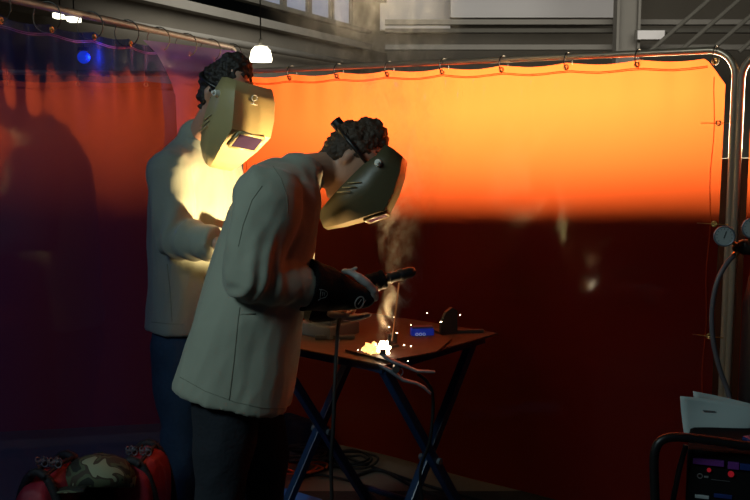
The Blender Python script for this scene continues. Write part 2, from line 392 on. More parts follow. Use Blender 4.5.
# violet overlap film hanging on the left screen
bm = bmesh.new(); g = []
def left_at(px, py):
    o_ = V((0, 0, CAMZ)); d_ = (at(px, py, 3)-o_); t = (K3-o_).dot(ln)/d_.dot(ln); return o_ + d_*t
for i in range(31):
    f = i/30; py = 40+ f*420
    xl = 138 + 30*min(1, f*8)**.6 + 16*f
    a = left_at(xl, py); b = left_at(240, py); a.z = b.z = left_at(200, py).z; a = left_at(xl, py)
    g.append([bm.verts.new(a.lerp(left_at(238, 52+f*400), k/10) + ln*(.02+.004*math.sin(k+f*6))) for k in range(11)])
for i in range(30):
    for k in range(10): bm.faces.new((g[i][k], g[i][k+1], g[i+1][k+1], g[i+1][k]))
SL = [o for o in bpy.data.objects if o.get('label', '').startswith('dark blue see-through')][0]
o = from_bm('overlap_film', bm, M['violet_vinyl'], SL, True); o.location = -SL.location; o['label'] = 'paler violet film overlapping near the corner'
# unseen blue lamp, added to make the blue glow spot on the left curtain
bp_ = left_at(97, 57) - ln*.05; bz = bp_.z
be = empty('added_blue_lamp', (bp_.x, bp_.y, bz-.03))
bm = bmesh.new(); disc(bm, (0, 0, .057), (0, 0, 1), .02, .012); from_bm('cap', bm, M['black_plastic'], be)
bm = bmesh.new(); bmesh.ops.create_uvsphere(bm, u_segments=16, v_segments=10, radius=.022, matrix=Matrix.Translation((0, 0, .03))); from_bm('lens', bm, mat('added_blue_lens', (.02, .08, .6), .6, emis=(.02, .10, 1), estr=.9), be, True)
bm = bmesh.new(); tube(bm, [(0, 0, .06), (0, 0, 1.9-bz)], .002); from_bm('cord', bm, M['black_plastic'], be)
pl0 = bpy.data.lights.new('added_blue_light', 'POINT'); pl0.energy = .35; pl0.color = (.04, .2, 1); pl0.shadow_soft_size = .01
plo = bpy.data.objects.new('added_blue_light', pl0); C.objects.link(plo); plo.location = bp_ + ln*.026
tag(be, 'added blue lamp making a round glow on the dark left curtain', 'lamp')

# ------------------------------------------------------------------ work table
C0 = V((.03, 3.09, 0)); C1 = V((.45, 3.59, 0)); eu = (C1-C0).normalized(); LU = V((-eu.y, eu.x, 0)); W_ = (C1-C0).length; TL = .64; TZ = .80
T = empty('work_table', (C0+C1)/2 + LU*TL/2)
def tp(a, b, z): return C0 + eu*a + LU*b + V((0, 0, z))
def tadd(n, bm, m, smooth=False, root=T):
    o = from_bm(n, bm, m, root, smooth); o.location = -root.location; return o
RT = frame_rot(eu)
bm = bmesh.new(); box(bm, tp(W_/2, TL/2, TZ-.004), (W_, TL, .008), RT, bev=.002); tadd('tabletop', bm, M['plate_steel'])
bm = bmesh.new()
for b in (.05, TL-.05): box(bm, tp(W_/2, b, TZ-.024), (W_-.06, .03, .03), RT)
for a in (.05, W_-.05): box(bm, tp(a, TL/2, TZ-.024), (.03, TL-.08, .03), RT)
tadd('top_frame', bm, M['blue_steel'])
for b in (.06, TL-.06):
    for s, (a0, a1) in enumerate(((.05, W_-.06), (W_-.05, .06))):
        db = .018*(1 if s else -1)
        bm = bmesh.new(); p0 = tp(a0, b+db, TZ-.03); p1 = tp(a1, b+db, .02)
        d_ = (p1-p0); box(bm, (p0+p1)/2, (d_.length, .032, .032), frame_rot(d_, LU.cross(V((0,0,1)))), bev=.004)
        lg = tadd('leg', bm, M['blue_steel'])
        bm = bmesh.new(); disc(bm, p1-V((0, 0, .01)), (0, 0, 1), .024, .02); f_ = from_bm('rubber_foot', bm, M['rubber'], lg)
    bm = bmesh.new(); disc(bm, (tp(.05, b, TZ-.03)+tp(W_-.05, b, TZ-.03))/2*0+tp(W_/2, b, TZ/2-.005), LU, .012, .09); tadd('pivot_bolt', bm, M['steel'])
bm = bmesh.new(); tube(bm, [tp(W_-.08, .06, .10), tp(W_-.08, TL-.06, .10)], .012); tadd('foot_bar', bm, M['blue_steel'])
tag(T, 'folding steel work table with blue crossed legs in front of the orange curtain', 'table')

# things on the table
def surf(px, py, z):
    d = FW + V((1, 0, 0))*((px-375)/F) + UP*((250-py)/F)
    return V((0, 0, CAMZ)) + d*((z-CAMZ)/d.z)
def thing1(name, bm, m, label, cat, group=None, smooth=False):
    o = from_bm(name, bm, m, None, smooth)
    tag(o, label, cat, group); return o
ARC = surf(380, 353, TZ+.012); ARC_L = ARC + V((0, 0, .03))
# steel coupon being welded, thin plate at the table front
bm = bmesh.new(); c = surf(392, 352, TZ+.006)
vs = [surf(x, y, TZ+.003) for x, y in ((345, 351), (388, 362), (437, 353), (452, 340), (430, 333), (372, 335))]
n1 = [bm.verts.new(v) for v in vs]; n2 = [bm.verts.new(v+V((0, 0, .006))) for v in vs]
bm.faces.new(n1[::-1]); bm.faces.new(n2)
for i in range(6): bm.faces.new((n1[i], n1[(i+1) % 6], n2[(i+1) % 6], n2[i]))
thing1('steel_plate', bm, M['plate_steel'], 'flat brown steel plate under the bright welding arc', 'steel plate')
# angle piece just behind the arc
bm = bmesh.new(); c = surf(392, 346, TZ+.009); box(bm, c+V((0, .01, .022)), (.045, .01, .044), frame_rot(eu, V((0, 0, 1))), bev=.001); box(bm, c+V((-.01, -.005, .004)), (.045, .05, .008), frame_rot(eu), bev=.001)
thing1('angle_bracket', bm, M['dark_steel'], 'small dark steel angle piece being welded at the arc', 'bracket')
# arc
def blob(name, c, r, sq, m, amp, seed, label, cat, grp=None):
    bm = bmesh.new(); bmesh.ops.create_icosphere(bm, subdivisions=4, radius=1)
    for v in bm.verts:
        n = v.co.normalized(); k = 1 + amp*noise.noise(n*2.2+V((seed, 0, 0)))+.5*amp*noise.noise(n*5+V((seed, 3, 0)))
        v.co = V(c) + V((n.x*r*sq[0], n.y*r*sq[1], n.z*r*sq[2]))*k
    return thing1(name, bm, m, label, cat, grp, True)
arc = empty('welding_arc', ARC)
core = blob('core', V((.012, 0, .014)), .019, (.9, .7, 1.15), M['arc_white'], .8, 3, None, None); core.parent = arc
fl1 = blob('flame', V((-.024, .008, .010)), .021, (1.1, .8, .9), M['arc_flame'], .9, 8, None, None); fl1.parent = arc
tag(arc, 'blazing white and yellow welding arc on the edge of the steel plate', 'arc')
# sparks
sp = [(404, 345, .8), (411, 346, .8), (358, 350, .8), (362, 350, .8), (411, 325, .0), (441, 322, 0), (427, 313, 0), (460, 315, 0), (394, 317, 0), (388, 362, 0), (397, 333, 0), (408, 361, 0), (389, 327, 0)]
proto = None
for i, (px, py, on) in enumerate(sp):
    c = surf(px, py, TZ+.012) if on else at(px, py, 3.22)
    if proto is None:
        bm = bmesh.new(); loft(bm, [(V((-.0035, 0, 0)), .0008, .0008), (V((0, 0, 0)), .0022, .0022), (V((.0035, 0, 0)), .0008, .0008)], (0, 0, 1), 8)
        o = thing1('spark', bm, M['spark'], 'x', 'spark', None, True); proto = o
    else:
        o = proto.copy(); C.objects.link(o)
    o.location = c; o.rotation_euler = (0, random.uniform(-.8, .8), random.uniform(-.4, .4))
    s = .85*{8: .7, 6: .6, 4: .8}.get(i, 1.0)*random.uniform(.8, 1.15); o.scale = (s, s, s)
    o['label'] = 'tiny white-hot spark flying off the welding arc'; o['category'] = 'spark'; o['group'] = 'sparks around the arc'
# blue device
dv = empty('blue_meter', surf(422, 337, TZ))
RD = frame_rot(V((1, .12, 0)))
bm = bmesh.new(); box(bm, (0, 0, .017), (.082, .04, .034), RD, bev=.006); from_bm('case', bm, M['blue_plastic'], dv)
bm = bmesh.new(); box(bm, (0, 0, .037), (.074, .034, .006), RD, bev=.002); from_bm('lid', bm, M['navy'], dv)
for k in range(3):
    bm = bmesh.new(); torus(bm, RD @ V((-.022+k*.013, -.0215, .0145)), RD @ V((0, -1, 0)), .0045, .0013, 14, 5); from_bm('digit', bm, mat('pale_digit%d' % k, (.5, .6, .7), .5, emis=(.35, .5, .8), estr=.25), dv, True)
tag(dv, 'small bright blue meter with pale digits on the table behind the arc', 'meter')
# upright dark bracket right of the meter
bm = bmesh.new(); q = surf(448, 334, TZ); RB = frame_rot(V((1, .45, 0)))
ov = [(-.032, 0), (.034, 0), (.034, .085), (.012, .098), (-.012, .082), (-.032, .045)]
f1 = [bm.verts.new(q + RB @ V((x, -.008, z))) for x, z in ov]; f2 = [bm.verts.new(q + RB @ V((x, .008, z))) for x, z in ov]
bm.faces.new(f1); bm.faces.new(f2[::-1])
for i in range(6): bm.faces.new((f1[i], f2[i], f2[(i+1) % 6], f1[(i+1) % 6]))
box(bm, q + RB @ V((0, .03, .005)), (.07, .07, .01), RB)
br = thing1('magnet_bracket', bm, M['dark_steel'], 'dark upright corner bracket standing right of the blue meter', 'bracket')
bm = bmesh.new(); box(bm, surf(470, 331, TZ+.006), (.10, .02, .012), frame_rot(V((1, .1, 0))), bev=.002); thing1('steel_bar', bm, M['dark_steel'], 'thin dark steel bar lying at the right corner of the table', 'steel bar')
# grey tray behind the arm
bm = bmesh.new(); q = surf(327, 331, TZ+.02); Rq = frame_rot(V((-LU.x, -LU.y, 0)))
box(bm, q+V((0, .05, .003)), (.17, .16, .045), Rq, bev=.006); box(bm, q+V((0.01, .05, .045)), (.12, .12, .04), Rq, bev=.012); thing1('grey_case', bm, M['grey_pad'], 'flat grey case on the table behind the welding gloves', 'case')
bm = bmesh.new(); box(bm, surf(335, 337, TZ+.008), (.14, .016, .014), frame_rot(V((1, .05, 0))), bev=.003); thing1('chipping_hammer', bm, M['dark_steel'], 'slim dark bar lying in front of the grey case', 'tool')
# ground clamp
gc = empty('ground_clamp', at(383, 356, 3.10))
def gadd(n, bm, m, smooth=True):
    o = from_bm(n, bm, m, gc, smooth, True); o.location = -gc.location; return o
Yc = 3.07
def jaw(pts, w, h):
    bm = bmesh.new(); loft(bm, [(p, w*k, h*k2) for p, k, k2 in pts], (0, 1, .0), 12); return bm
gadd('upper_handle', jaw([(at(381, 354, Yc+.02), .8, .7), (at(392, 361, Yc), 1.2, 1.2), (at(405, 366, Yc), 1, 1), (at(417, 371, Yc), .8, .8), (at(434, 372, Yc), .8, .7)], .012, .0065), M['steel'])
gadd('lower_handle', jaw([(at(380, 365, Yc+.02), .8, .7), (at(391, 371, Yc), 1.2, 1.2), (at(403, 380, Yc), 1, 1), (at(416, 383, Yc), .8, .8), (at(424, 387, Yc), .8, .8), (at(430, 393, Yc), .8, .7)], .012, .0065), M['steel'])
bm = bmesh.new(); disc(bm, at(396, 368, Yc-.0), (0, 1, 0), .011, .04); gadd('pivot', bm, M['dark_steel'])
bm = bmesh.new(); tube(bm, [at(399+math.cos(a)*4, 372+math.sin(a)*4, Yc-.012+.002*a) for a in [i*.5 for i in range(26)]], .0015, 6); gadd('spring', bm, M['steel'])
for yy in (352, 367):
    bm = bmesh.new(); box(bm, at(383, yy, Yc+.02), (.02, .02, .016), bev=.003); gadd('jaw_pad', bm, M['dark_steel'])
tag(gc, 'steel ground clamp with splayed handles biting the front edge of the table', 'clamp')
bm = bmesh.new(); tube(bm, [at(418, 374, 3.10), at(428, 383, 3.12), at(433, 400, 3.15), at(430, 440, 3.2), at(420, 480, 3.3), V((.2, 3.4, .02)), V((.1, 3.7, .012)), V((-.1, 4.2, .012)), V((-.5, 4.35, .012))], .0055, 8, 8); thing1('clamp_cable', bm, M['rubber'], 'black cable hanging from the ground clamp down past the table legs', 'cable', smooth=True)

# ------------------------------------------------------------------ people
def folds(seed, amp=.008, sc_=7.0, dirv=(0, 0, 1), aniso=.35):
    dv_ = V(dirv).normalized()
    def f(co, n):
        p = co - dv_*(co.dot(dv_)*(1-aniso))
        k = noise.noise(p*sc_ + V((seed, seed*2, 0)))
        r = 1-abs(noise.noise(p*sc_*1.3 + V((0, seed, 5))))*2
        return n*(amp*k + amp*.55*(r-.4))
    return f
class Head:
    def __init__(s, o, f, u):
        s.o = V(o); s.f = V(f).normalized(); u = V(u); s.u = (u - s.f*u.dot(s.f)).normalized(); s.s = s.u.cross(s.f)
    def p(s, a, f, u): return s.o + s.s*a + s.f*f + s.u*u
def head_geo(bm, H, hair=False):
    h = H
    loft(bm, [(h.p(0, -.012, .085), .045, .055), (h.p(0, -.012, .06), .066, .08), (h.p(0, -.008, .02), .074, .094), (h.p(0, 0, -.03), .068, .086), (h.p(0, .018, -.075), .055, .062), (h.p(0, .035, -.105), .035, .035)], h.s, 24)
    loft(bm, [(h.p(0, .085, .015), .009, .009), (h.p(0, .10, -.015), .012, .013), (h.p(0, .108, -.035), .016, .012)], h.s, 12)        # nose
    loft(bm, [(h.p(-.045, .078, .022), .008, .009), (h.p(0, .09, .026), .008, .010), (h.p(.045, .078, .022), .008, .009)], h.u, 12)    # brow
    for a in (-1, 1):
        loft(bm, [(h.p(a*.032, .076, .005), .011, .009), (h.p(a*.032, .08, .004), .010, .008)], h.s, 10)      # eye
        loft(bm, [(h.p(a*.076, -.012, .022), .012, .006), (h.p(a*.082, -.014, 0), .016, .008), (h.p(a*.076, -.008, -.025), .010, .006)], h.f, 12)  # ear
    loft(bm, [(h.p(-.022, .083, -.06), .005, .006), (h.p(0, .091, -.06), .006, .007), (h.p(.022, .083, -.06), .005, .006)], h.u, 10)   # mouth
def hand_geo(bm, wrist, d, palm_n, thumb_side, k=1.0, curl=1.0, grip=None):
    """wrist->fingers direction d, palm normal palm_n, thumb leaves on thumb_side"""
    d = V(d).normalized(); n = V(palm_n); n = (n-d*n.dot(d)).normalized(); t = V(thumb_side); t = (t-d*t.dot(d)-n*t.dot(n)).normalized()
    loft(bm, [(wrist, .027*k, .02*k), (wrist+d*.04*k, .036*k, .017*k), (wrist+d*.085*k, .041*k, .015*k)], t, 16)
    for i, (o, l) in enumerate(((.030, .072), (.010, .08), (-.010, .075), (-.030, .06))):
        b0 = wrist + d*(.082*k) + t*(o*k); l *= k
        pts = [b0]; ang = 0; dd = d.copy()
        for q, (seg, be_) in enumerate(((.42, .5), (.32, .75), (.26, .6))):
            ang += be_*curl; dd = d*math.cos(ang) + n*math.sin(ang); pts.append(pts[-1] + dd*l*seg)
        loft(bm, [(pts[0], .0098*k, .0098*k), (pts[1], .0095*k, .0095*k), (pts[2], .0088*k, .0088*k), (pts[3], .007*k, .007*k)], t, 10)
    tb = wrist + d*.025*k + t*.03*k
    p1 = tb + (t*.6+d*.7).normalized()*.035*k; p2 = p1 + (d*.8+n*.5*curl+t*.1).normalized()*.032*k; p3 = p2 + (d*.6+n*.8*curl-t*.15).normalized()*.024*k
    loft(bm, [(tb, .014*k, .014*k), (p1, .0115*k, .0115*k), (p2, .0105*k, .0105*k), (p3, .008*k, .008*k)], n, 10)

def helmet(root, H, shell, chin_off, k=1.0):
    """H: frame; local f,u measured from the chin tip"""
    co = chin_off
    def q(a, f, u): return co + (H.s*a + H.f*f + H.u*u)*k
    # rows from chin to crown: (back f, back u, back half w, side f, side u, half w, front f, front u, half w)
    rows = [((-.03, .015, .060), (.0, .005, .060), (.012, .0, .048)),
            ((-.035, .06, .088), (.01, .05, .082), (.038, .045, .060)),
            ((-.042, .13, .106), (.02, .12, .100), (.069, .115, .077)),
            ((-.045, .175, .112), (.03, .185, .106), (.096, .185, .086)),
            ((-.048, .22, .114), (.015, .235, .108), (.072, .240, .090)),
            ((-.045, .27, .112), (.0, .285, .106), (.038, .295, .090)),
            ((-.055, .315, .096), (-.03, .325, .094), (.004, .332, .080))]
    bm = bmesh.new(); g = []
    for bk, sd, fr in rows:
        line = []
        for (f, u, w) in (bk, sd, fr): line.append(q(w, f, u))
        line.append(q(0, fr[0]+.006, fr[1]+.001))
        for (f, u, w) in (fr, sd, bk): line.append(q(-w, f, u))
        g.append([bm.verts.new(p) for p in line])
    for i in range(len(g)-1):
        for j in range(6):
            bm.faces.new((g[i][j], g[i][j+1], g[i+1][j+1], g[i+1][j]))
    bmesh.ops.recalc_face_normals(bm, faces=bm.faces[:])
    me = bpy.data.meshes.new('helmet'); bm.to_mesh(me); bm.free()
    ho = link('welding_helmet', me, shell, root, True)
    for e in me.edges:
        a_, b_ = sorted(e.vertices)
        ca, cb, ra, rb = a_ % 7, b_ % 7, a_//7, b_//7
        if (ca == cb and ca in (2, 4)) or (ra == rb == 3 and 2 <= min(ca, cb) and max(ca, cb) <= 4): e.use_edge_sharp = True
    so = ho.modifiers.new('sol', 'SOLIDIFY'); so.thickness = .005; so.offset = 0
    # lens window on the facet under the brow
    A0 = V((.073, .115)); B0 = V((.098, .185)); dl = (B0-A0).normalized(); mid = (A0+B0)/2; nl = V((dl.y, -dl.x))
    def lp(a, t, n): m_ = mid + dl*t + nl*n; return q(a, m_.x, m_.y)
    bm = bmesh.new(); w, h = .056, .034
    for (a0, t0, a1, t1) in ((-w, -h, w, -h), (w, -h, w, h), (w, h, -w, h), (-w, h, -w, -h)):
        tube(bm, [lp(a0, t0, .006), lp(a1, t1, .006)], .0058, 8)
    lf = from_bm('lens_frame', bm, shell, ho, True)
    bm = bmesh.new(); vs = [bm.verts.new(lp(a, t, n)) for n in (.0045, .010) for (a, t) in ((-w, -h), (w, -h), (w, h), (-w, h))]
    for f in ((0, 1, 2, 3), (7, 6, 5, 4), (0, 4, 5, 1), (1, 5, 6, 2), (2, 6, 7, 3), (3, 7, 4, 0)): bm.faces.new([vs[i] for i in f])
    from_bm('lens', bm, M['lens'], ho)
    for e in (-1, 1):
        bm = bmesh.new(); c = q(e*.118, -.022, .262); disc(bm, c, H.s*e, .013, .018, 20, .010); disc(bm, c+H.s*e*.012, H.s*e, .005, .012, 12)
        from_bm('pivot_knob', bm, M['white_plastic'], ho)
        for k_ in range(3):
            bm = bmesh.new(); tube(bm, [q(e*.117, -.035, .15-.022*k_), q(e*.1145, -.008, .185-.022*k_)], .0018, 6)
            from_bm('vent_ridge', bm, shell if shell is M['helmet'] else M['helmet'], ho, True)
    return ho, q

def person(name, label):
    r = empty(name); tag(r, label, 'person'); return r

# ---------- front welder
P1 = person('person', 'person bending over the table in a grey-green jacket and raised dark helmet, welding')
H0 = at(324, 225, 3.20)
Hf = Head(H0, (.62, -.20, -.74), (.74, .02, .67))
Hd = Head(H0 + Hf.u*.205 - Hf.f*.095, Hf.f, Hf.u)
side1 = V((-.37, .93, 0))
nb = at(306, 172, 3.14)
# limbs
shN, elN, wrN = at(268, 198, 2.90), at(250, 277, 2.84), at(312, 288, 2.98)
shF, elF, wrF = at(292, 192, 3.20), at(292, 282, 3.21), at(322, 310, 3.16)
tor = [(at(232, 396, 3.02), .18, .185), (at(238, 370, 3.02), .175, .178), (at(246, 330, 3.02), .17, .165), (at(252, 300, 3.03), .17, .155), (at(263, 255, 3.05), .17, .145), (at(276, 215, 3.06), .175, .130), (at(288, 190, 3.07), .15, .10), (at(298, 175, 3.09), .09, .075)]
hips = [(V((-.45, 2.97, .74)), V((-.47, 2.96, .46)), V((-.52, 2.95, .10))), (V((-.42, 3.14, .74)), V((-.36, 3.16, .47)), V((-.40, 3.20, .10)))]
# body (skin), one continuous mesh
bm = bmesh.new()
head_geo(bm, Hd)
loft(bm, [(at(285, 195, 3.12), .06, .06), (nb, .058, .06), (Hd.p(0, -.03, -.07), .055, .058), (Hd.p(0, -.02, -.02), .05, .055)], side1, 20)
loft(bm, [(p, a*.72, b*.72) for p, a, b in tor[2:]], side1, 20, dome0=False)
for (a, b, c) in ((shN, elN, wrN), (shF, elF, wrF)): loft(bm, [(a, .05, .05), (a.lerp(b, .5), .045, .045), (b, .036, .036), (b.lerp(c, .4), .035, .035), (c, .024, .024)], side1, 14)
for (h, k, a) in hips: loft(bm, [(tor[2][0], .07, .07), (h, .07, .07), (h.lerp(k, .5), .07, .07), (k, .05, .05), (k.lerp(a, .4), .05, .05), (a, .034, .034)], side1, 14)
hd = (at(372, 293, 3.06)-wrN).normalized()
hand_geo(bm, wrN+hd*.03+V((0, .03, -.01)), hd, (.1, .3, -1), (0, 1, .2), .6, .6)
hd2 = (at(350, 318, 3.16)-wrF).normalized(); hand_geo(bm, wrF, hd2, (0, .2, 1), (0, -1, 0), .8, .8)
remesh('body', bm, M['skin'], P1, .007, 3)
# hair
def hair(root, H, m, k=1.07, seed=1, ear=.0, amp=.008):
    bm = bmesh.new()
    loft(bm, [(H.p(0, -.03, .09), .055*k, .062*k), (H.p(0, -.03, .06), .074*k, .086*k), (H.p(0, -.034, .02), .080*k, .086*k), (H.p(0, -.055, -.03), .072*k, .055*k), (H.p(0, -.06, -.06), .05*k, .035*k)], H.s, 24)
    def f(co, n): return n*(amp*noise.noise(co*45+V((seed, 0, 0))) + amp*.7*noise.noise(co*90))
    return remesh('hair', bm, m, root, .005, 1, f)
hair(P1, Hd, M['hair_brown'], 1.04, 2)
# jacket
bm = bmesh.new()
loft(bm, tor, side1, 32, dome0=False)
loft(bm, [(shN, .08, .085), (shN.lerp(shF, .5)+V((0, 0, .02)), .085, .09), (shF, .08, .085)], (1, 0, 0), 20)
loft(bm, [(shN, .092, .100), (shN.lerp(elN, .5), .086, .096), (elN, .078, .076)], side1, 22)
loft(bm, [(elN, .068, .070), (elN.lerp(wrN, .5), .066, .067), (elN.lerp(wrN, .9), .054, .056)], side1, 22, dome1=False)
loft(bm, [(shF, .085, .08), (elF, .068, .068)], side1, 20); loft(bm, [(elF, .066, .066), (wrF, .052, .052)], side1, 20, dome1=False)
def jf(co, n):
    d = folds(3, .012, 6, (.25, 0, 1), .3)(co, n) + folds(4, .005, 14, (.5, 0, 1), .4)(co, n)
    # gathered creases at the elbow
    e = (co-elN).length
    if e < .22:
        t = (co-elN).dot((wrN-elN).normalized())
        d += n*(.008*math.exp(-(e/.10)**2)*math.sin(t*110+3*noise.noise(co*9)))
    e = (co-shN).length
    if e < .25: d += n*(.006*math.exp(-(e/.14)**2)*math.sin((co.x*.8+co.z*.5)*75+2*noise.noise(co*8)))
    return d
JK = remesh('jacket', bm, M['jacket'], P1, .008, 3, jf)
def raymark(pts2d, obj, lift=.002):
    bpy.context.view_layer.update(); out = []
    for (x, y) in pts2d:
        o_ = V((0, 0, CAMZ)); d_ = (at(x, y, 3)-o_).normalized()
        hit, loc, nn_, _ = obj.ray_cast(o_, d_)
        if hit: out.append(loc - d_*lift)
    return out
def seam(pts2d, obj, r, name, n=14):
    P = []
    for a_, b_ in zip(pts2d[:-1], pts2d[1:]):
        for k in range(n): P.append((a_[0]+(b_[0]-a_[0])*k/n, a_[1]+(b_[1]-a_[1])*k/n))
    L_ = raymark(P, obj, .0004)
    if len(L_) > 2:
        b2 = bmesh.new(); tube(b2, L_, r, 5); from_bm(name, b2, M['jacket_dark'], obj, True)
seam([(229, 400), (234, 360), (238, 320), (240, 306)], JK, .0016, 'side_seam')
seam([(180, 377), (205, 391), (235, 402), (262, 408), (292, 409)], JK, .0012, 'hem_stitching')
seam([(262, 186), (252, 200), (243, 225), (238, 248)], JK, .0014, 'sleeve_seam')
seam([(273, 166), (281, 178), (287, 196), (288, 215)], JK, .0012, 'shoulder_seam')
# collar
bm = bmesh.new()
cax = (nb - at(280, 200, 3.12)).normalized()
for i, (k, r_) in enumerate(((0, .078), (.035, .070))): pass
rings = []
for (k, ra, rb) in ((-.03, .088, .085), (0, .080, .076), (.03, .074, .070), (.035, .072, .068), (.03, .068, .064), (0, .072, .068), (-.03, .08, .076)):
    c = at(301, 176, 3.135) + cax*k; s_v = (side1-cax*side1.dot(cax)).normalized(); w_v = cax.cross(s_v)
    rings.append([c + s_v*ra*math.cos(2*PI*j/28) + w_v*rb*math.sin(2*PI*j/28) for j in range(28)])
rings_to_bm(bm, rings, cap=False); from_bm('collar', bm, M['jacket'], P1, True)
# pocket flap, side seam, hem seam
bm = bmesh.new(); tube(bm, [at(256, 314, 2.862), at(243, 314, 2.86), at(240, 315, 2.86)], .0025, 6); from_bm('pocket_tab', bm, M['jacket_dark'], P1, True)
# jeans
def jeans(root, hips, m, top, sd, seed):
    bm = bmesh.new()
    loft(bm, [(top, .15, .10), (sum((h[0] for h in hips), V())/2, .155, .115)], sd, 24)
    for (h, k, a) in hips:
        loft(bm, [(h+V((0, 0, .02)), .10, .105), (h.lerp(k, .5), .092, .098), (k, .076, .08), (k.lerp(a, .5), .07, .074), (a, .066, .07)], sd, 22, dome1=False)
    return remesh('jeans', bm, m, root, .009, 3, folds(seed, .007, 9, (0, 0, 1), .8))
jeans(P1, hips, M['jeans_black'], at(246, 360, 3.03), side1, 5)
def shoe(root, ankle, fd):
    fd = V(fd).normalized(); g = V((ankle.x, ankle.y, 0)); bm = bmesh.new()
    loft(bm, [(g-fd*.07+V((0, 0, .045)), .036, .044), (g+fd*.0+V((0, 0, .05)), .042, .05), (g+fd*.09+V((0, 0, .04)), .048, .04), (g+fd*.17+V((0, 0, .032)), .042, .03)], fd.cross(V((0, 0, 1))), 16)
    loft(bm, [(g+V((0, 0, .05)), .05, .05), (g+V((0, 0, .15)), .052, .055)], fd.cross(V((0, 0, 1))), 16)
    b_ = remesh('boot', bm, M['boot'], root, .008, 2)
    return b_
for h in hips: shoe(P1, h[2], (.93, .37, 0))
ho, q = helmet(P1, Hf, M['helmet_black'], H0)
# strap knob on top of head
bm = bmesh.new(); torus(bm, Hd.p(0, -.02, .03), Hd.u, .10, .007, 32, 8, Hd.f, .95); from_bm('headband', bm, M['black_plastic'], ho, True)
bm = bmesh.new(); disc(bm, Hd.p(0, -.128, .035), Hd.f, .02, .03, 16); from_bm('adjuster_knob', bm, M['black_plastic'], ho)
# gloves
gl = None
bm = bmesh.new(); gz = V((0, 0, 1))
c0 = at(304, 284, 2.985); c1 = at(330, 290, 3.03); c2 = at(352, 296, 3.06); c3 = at(366, 298, 3.07)
loft(bm, [(c0, .084, .082), (c1, .068, .067), (c2, .05, .045), (c3, .042, .030)], side1, 24, dome0=False)
gn = V((0, 0, -1)); hdir = (c3-c1).normalized()
# fingers wrap round the handle
HA, HB = at(356, 288, 3.12), at(411, 272, 3.17); hax = (HB-HA).normalized()
for i in range(4):
    hc = HA + hax*(.028+.021*i) ; r_ = .024
    perp = (V((0, -1, 0)) - hax*(-hax.y)).normalized(); up_ = hax.cross(perp); up_ = up_ if up_.z > 0 else -up_
    pts = []
    for a in (-10, 35, 85, 140, 195, 235):
        a = math.radians(a); pts.append(hc + (up_*math.cos(a) + perp*math.sin(a))*r_)
    rr = .0105 if i < 3 else .009
    loft(bm, [(p, rr, rr*.95) for p in pts], hax, 10)
    loft(bm, [(c3-hdir*.03, .014, .014), (pts[0], .011, .011)], hax, 10)
ga = remesh('glove', bm, M['glove_black'], P1, .0055, 3, folds(9, .003, 18))
# pale leather thumb and back strip
bm = bmesh.new(); b0 = at(346, 272, 3.02); 
loft(bm, [(at(344, 271, 3.04), .012, .008), (at(350, 272, 3.02), .015, .010), (at(358, 277, 3.01), .016, .012), (at(367, 283, 3.015), .015, .013), (at(374, 290, 3.03), .0135, .013), (at(375, 298, 3.06), .012, .012)], side1, 14)
loft(bm, [(at(350, 272, 3.02), .010, .008), (at(356, 268, 3.03), .007, .005)], side1, 10)
remesh('thumb_leather', bm, M['glove_grey'], ga, .004, 2, folds(2, .002, 30))
# marks on the cuff: outlined D shape and a ring with slash
def onglove(px, py, Y): return at(px, py, Y)
def polyline(pts, r, name, m, par):
    bm = bmesh.new()
    for pl in pts: tube(bm, pl, r, 6)
    return from_bm(name, bm, m, par, True)
yd = 2.955
def raymark(pts2d, obj, lift=.002):
    bpy.context.view_layer.update(); out = []
    for (x, y) in pts2d:
        o_ = V((0, 0, CAMZ)); d_ = (at(x, y, 3)-o_).normalized()
        hit, loc, nn_, _ = obj.ray_cast(o_, d_)
        out.append(loc - d_*lift if hit else at(x, y, 3.0))
    return out
dpts = [(320, 298), (321, 290)], [(319.5, 289.5), (324, 290), (327, 292), (327.5, 294.5), (325.5, 297.5), (321.5, 298.3), (318, 300.5)], [(323, 292), (322.6, 296)], [(324.8, 292.5), (324.5, 296)]
mk = polyline([raymark(p, ga) for p in dpts], .0009, 'logo_mark', M['grey_marking'], ga)
opts = [(359.5+4.2*math.cos(a), 302.5+6*math.sin(a)) for a in [i*PI/10 for i in range(21)]]
opts = [(359.5+4.2*math.cos(a)-.25*(6*math.sin(a)), 302.5+5.8*math.sin(a)) for a in [i*PI/10 for i in range(21)]]
polyline([raymark(opts, ga)], .0022, 'badge_ring', M['grey_marking'], ga)
polyline([raymark([(358, 304.5), (361.5, 299.5)], ga), raymark([(362, 305.5), (366, 300)], ga)], .0013, 'badge_bar', M['grey_marking'], ga)
# other glove, pale fingers under
bm = bmesh.new(); loft(bm, [(wrF-V((.03, 0, -.01)), .062, .05), (wrF, .05, .042), (wrF+hd2*.03, .04, .03)], side1, 18, dome0=False)
g2 = remesh('glove', bm, M['glove_black'], P1, .006, 2)
bm = bmesh.new(); hand_geo(bm, at(325, 308, 3.18), (at(352, 318, 3.14)-at(325, 308, 3.18)), (.2, 0, 1), (0, -1, -.2), 1.0, .35)
remesh('glove_fingers', bm, M['glove_grey'], g2, .0045, 1)
rebase(P1, (-.45, 3.05, 0))

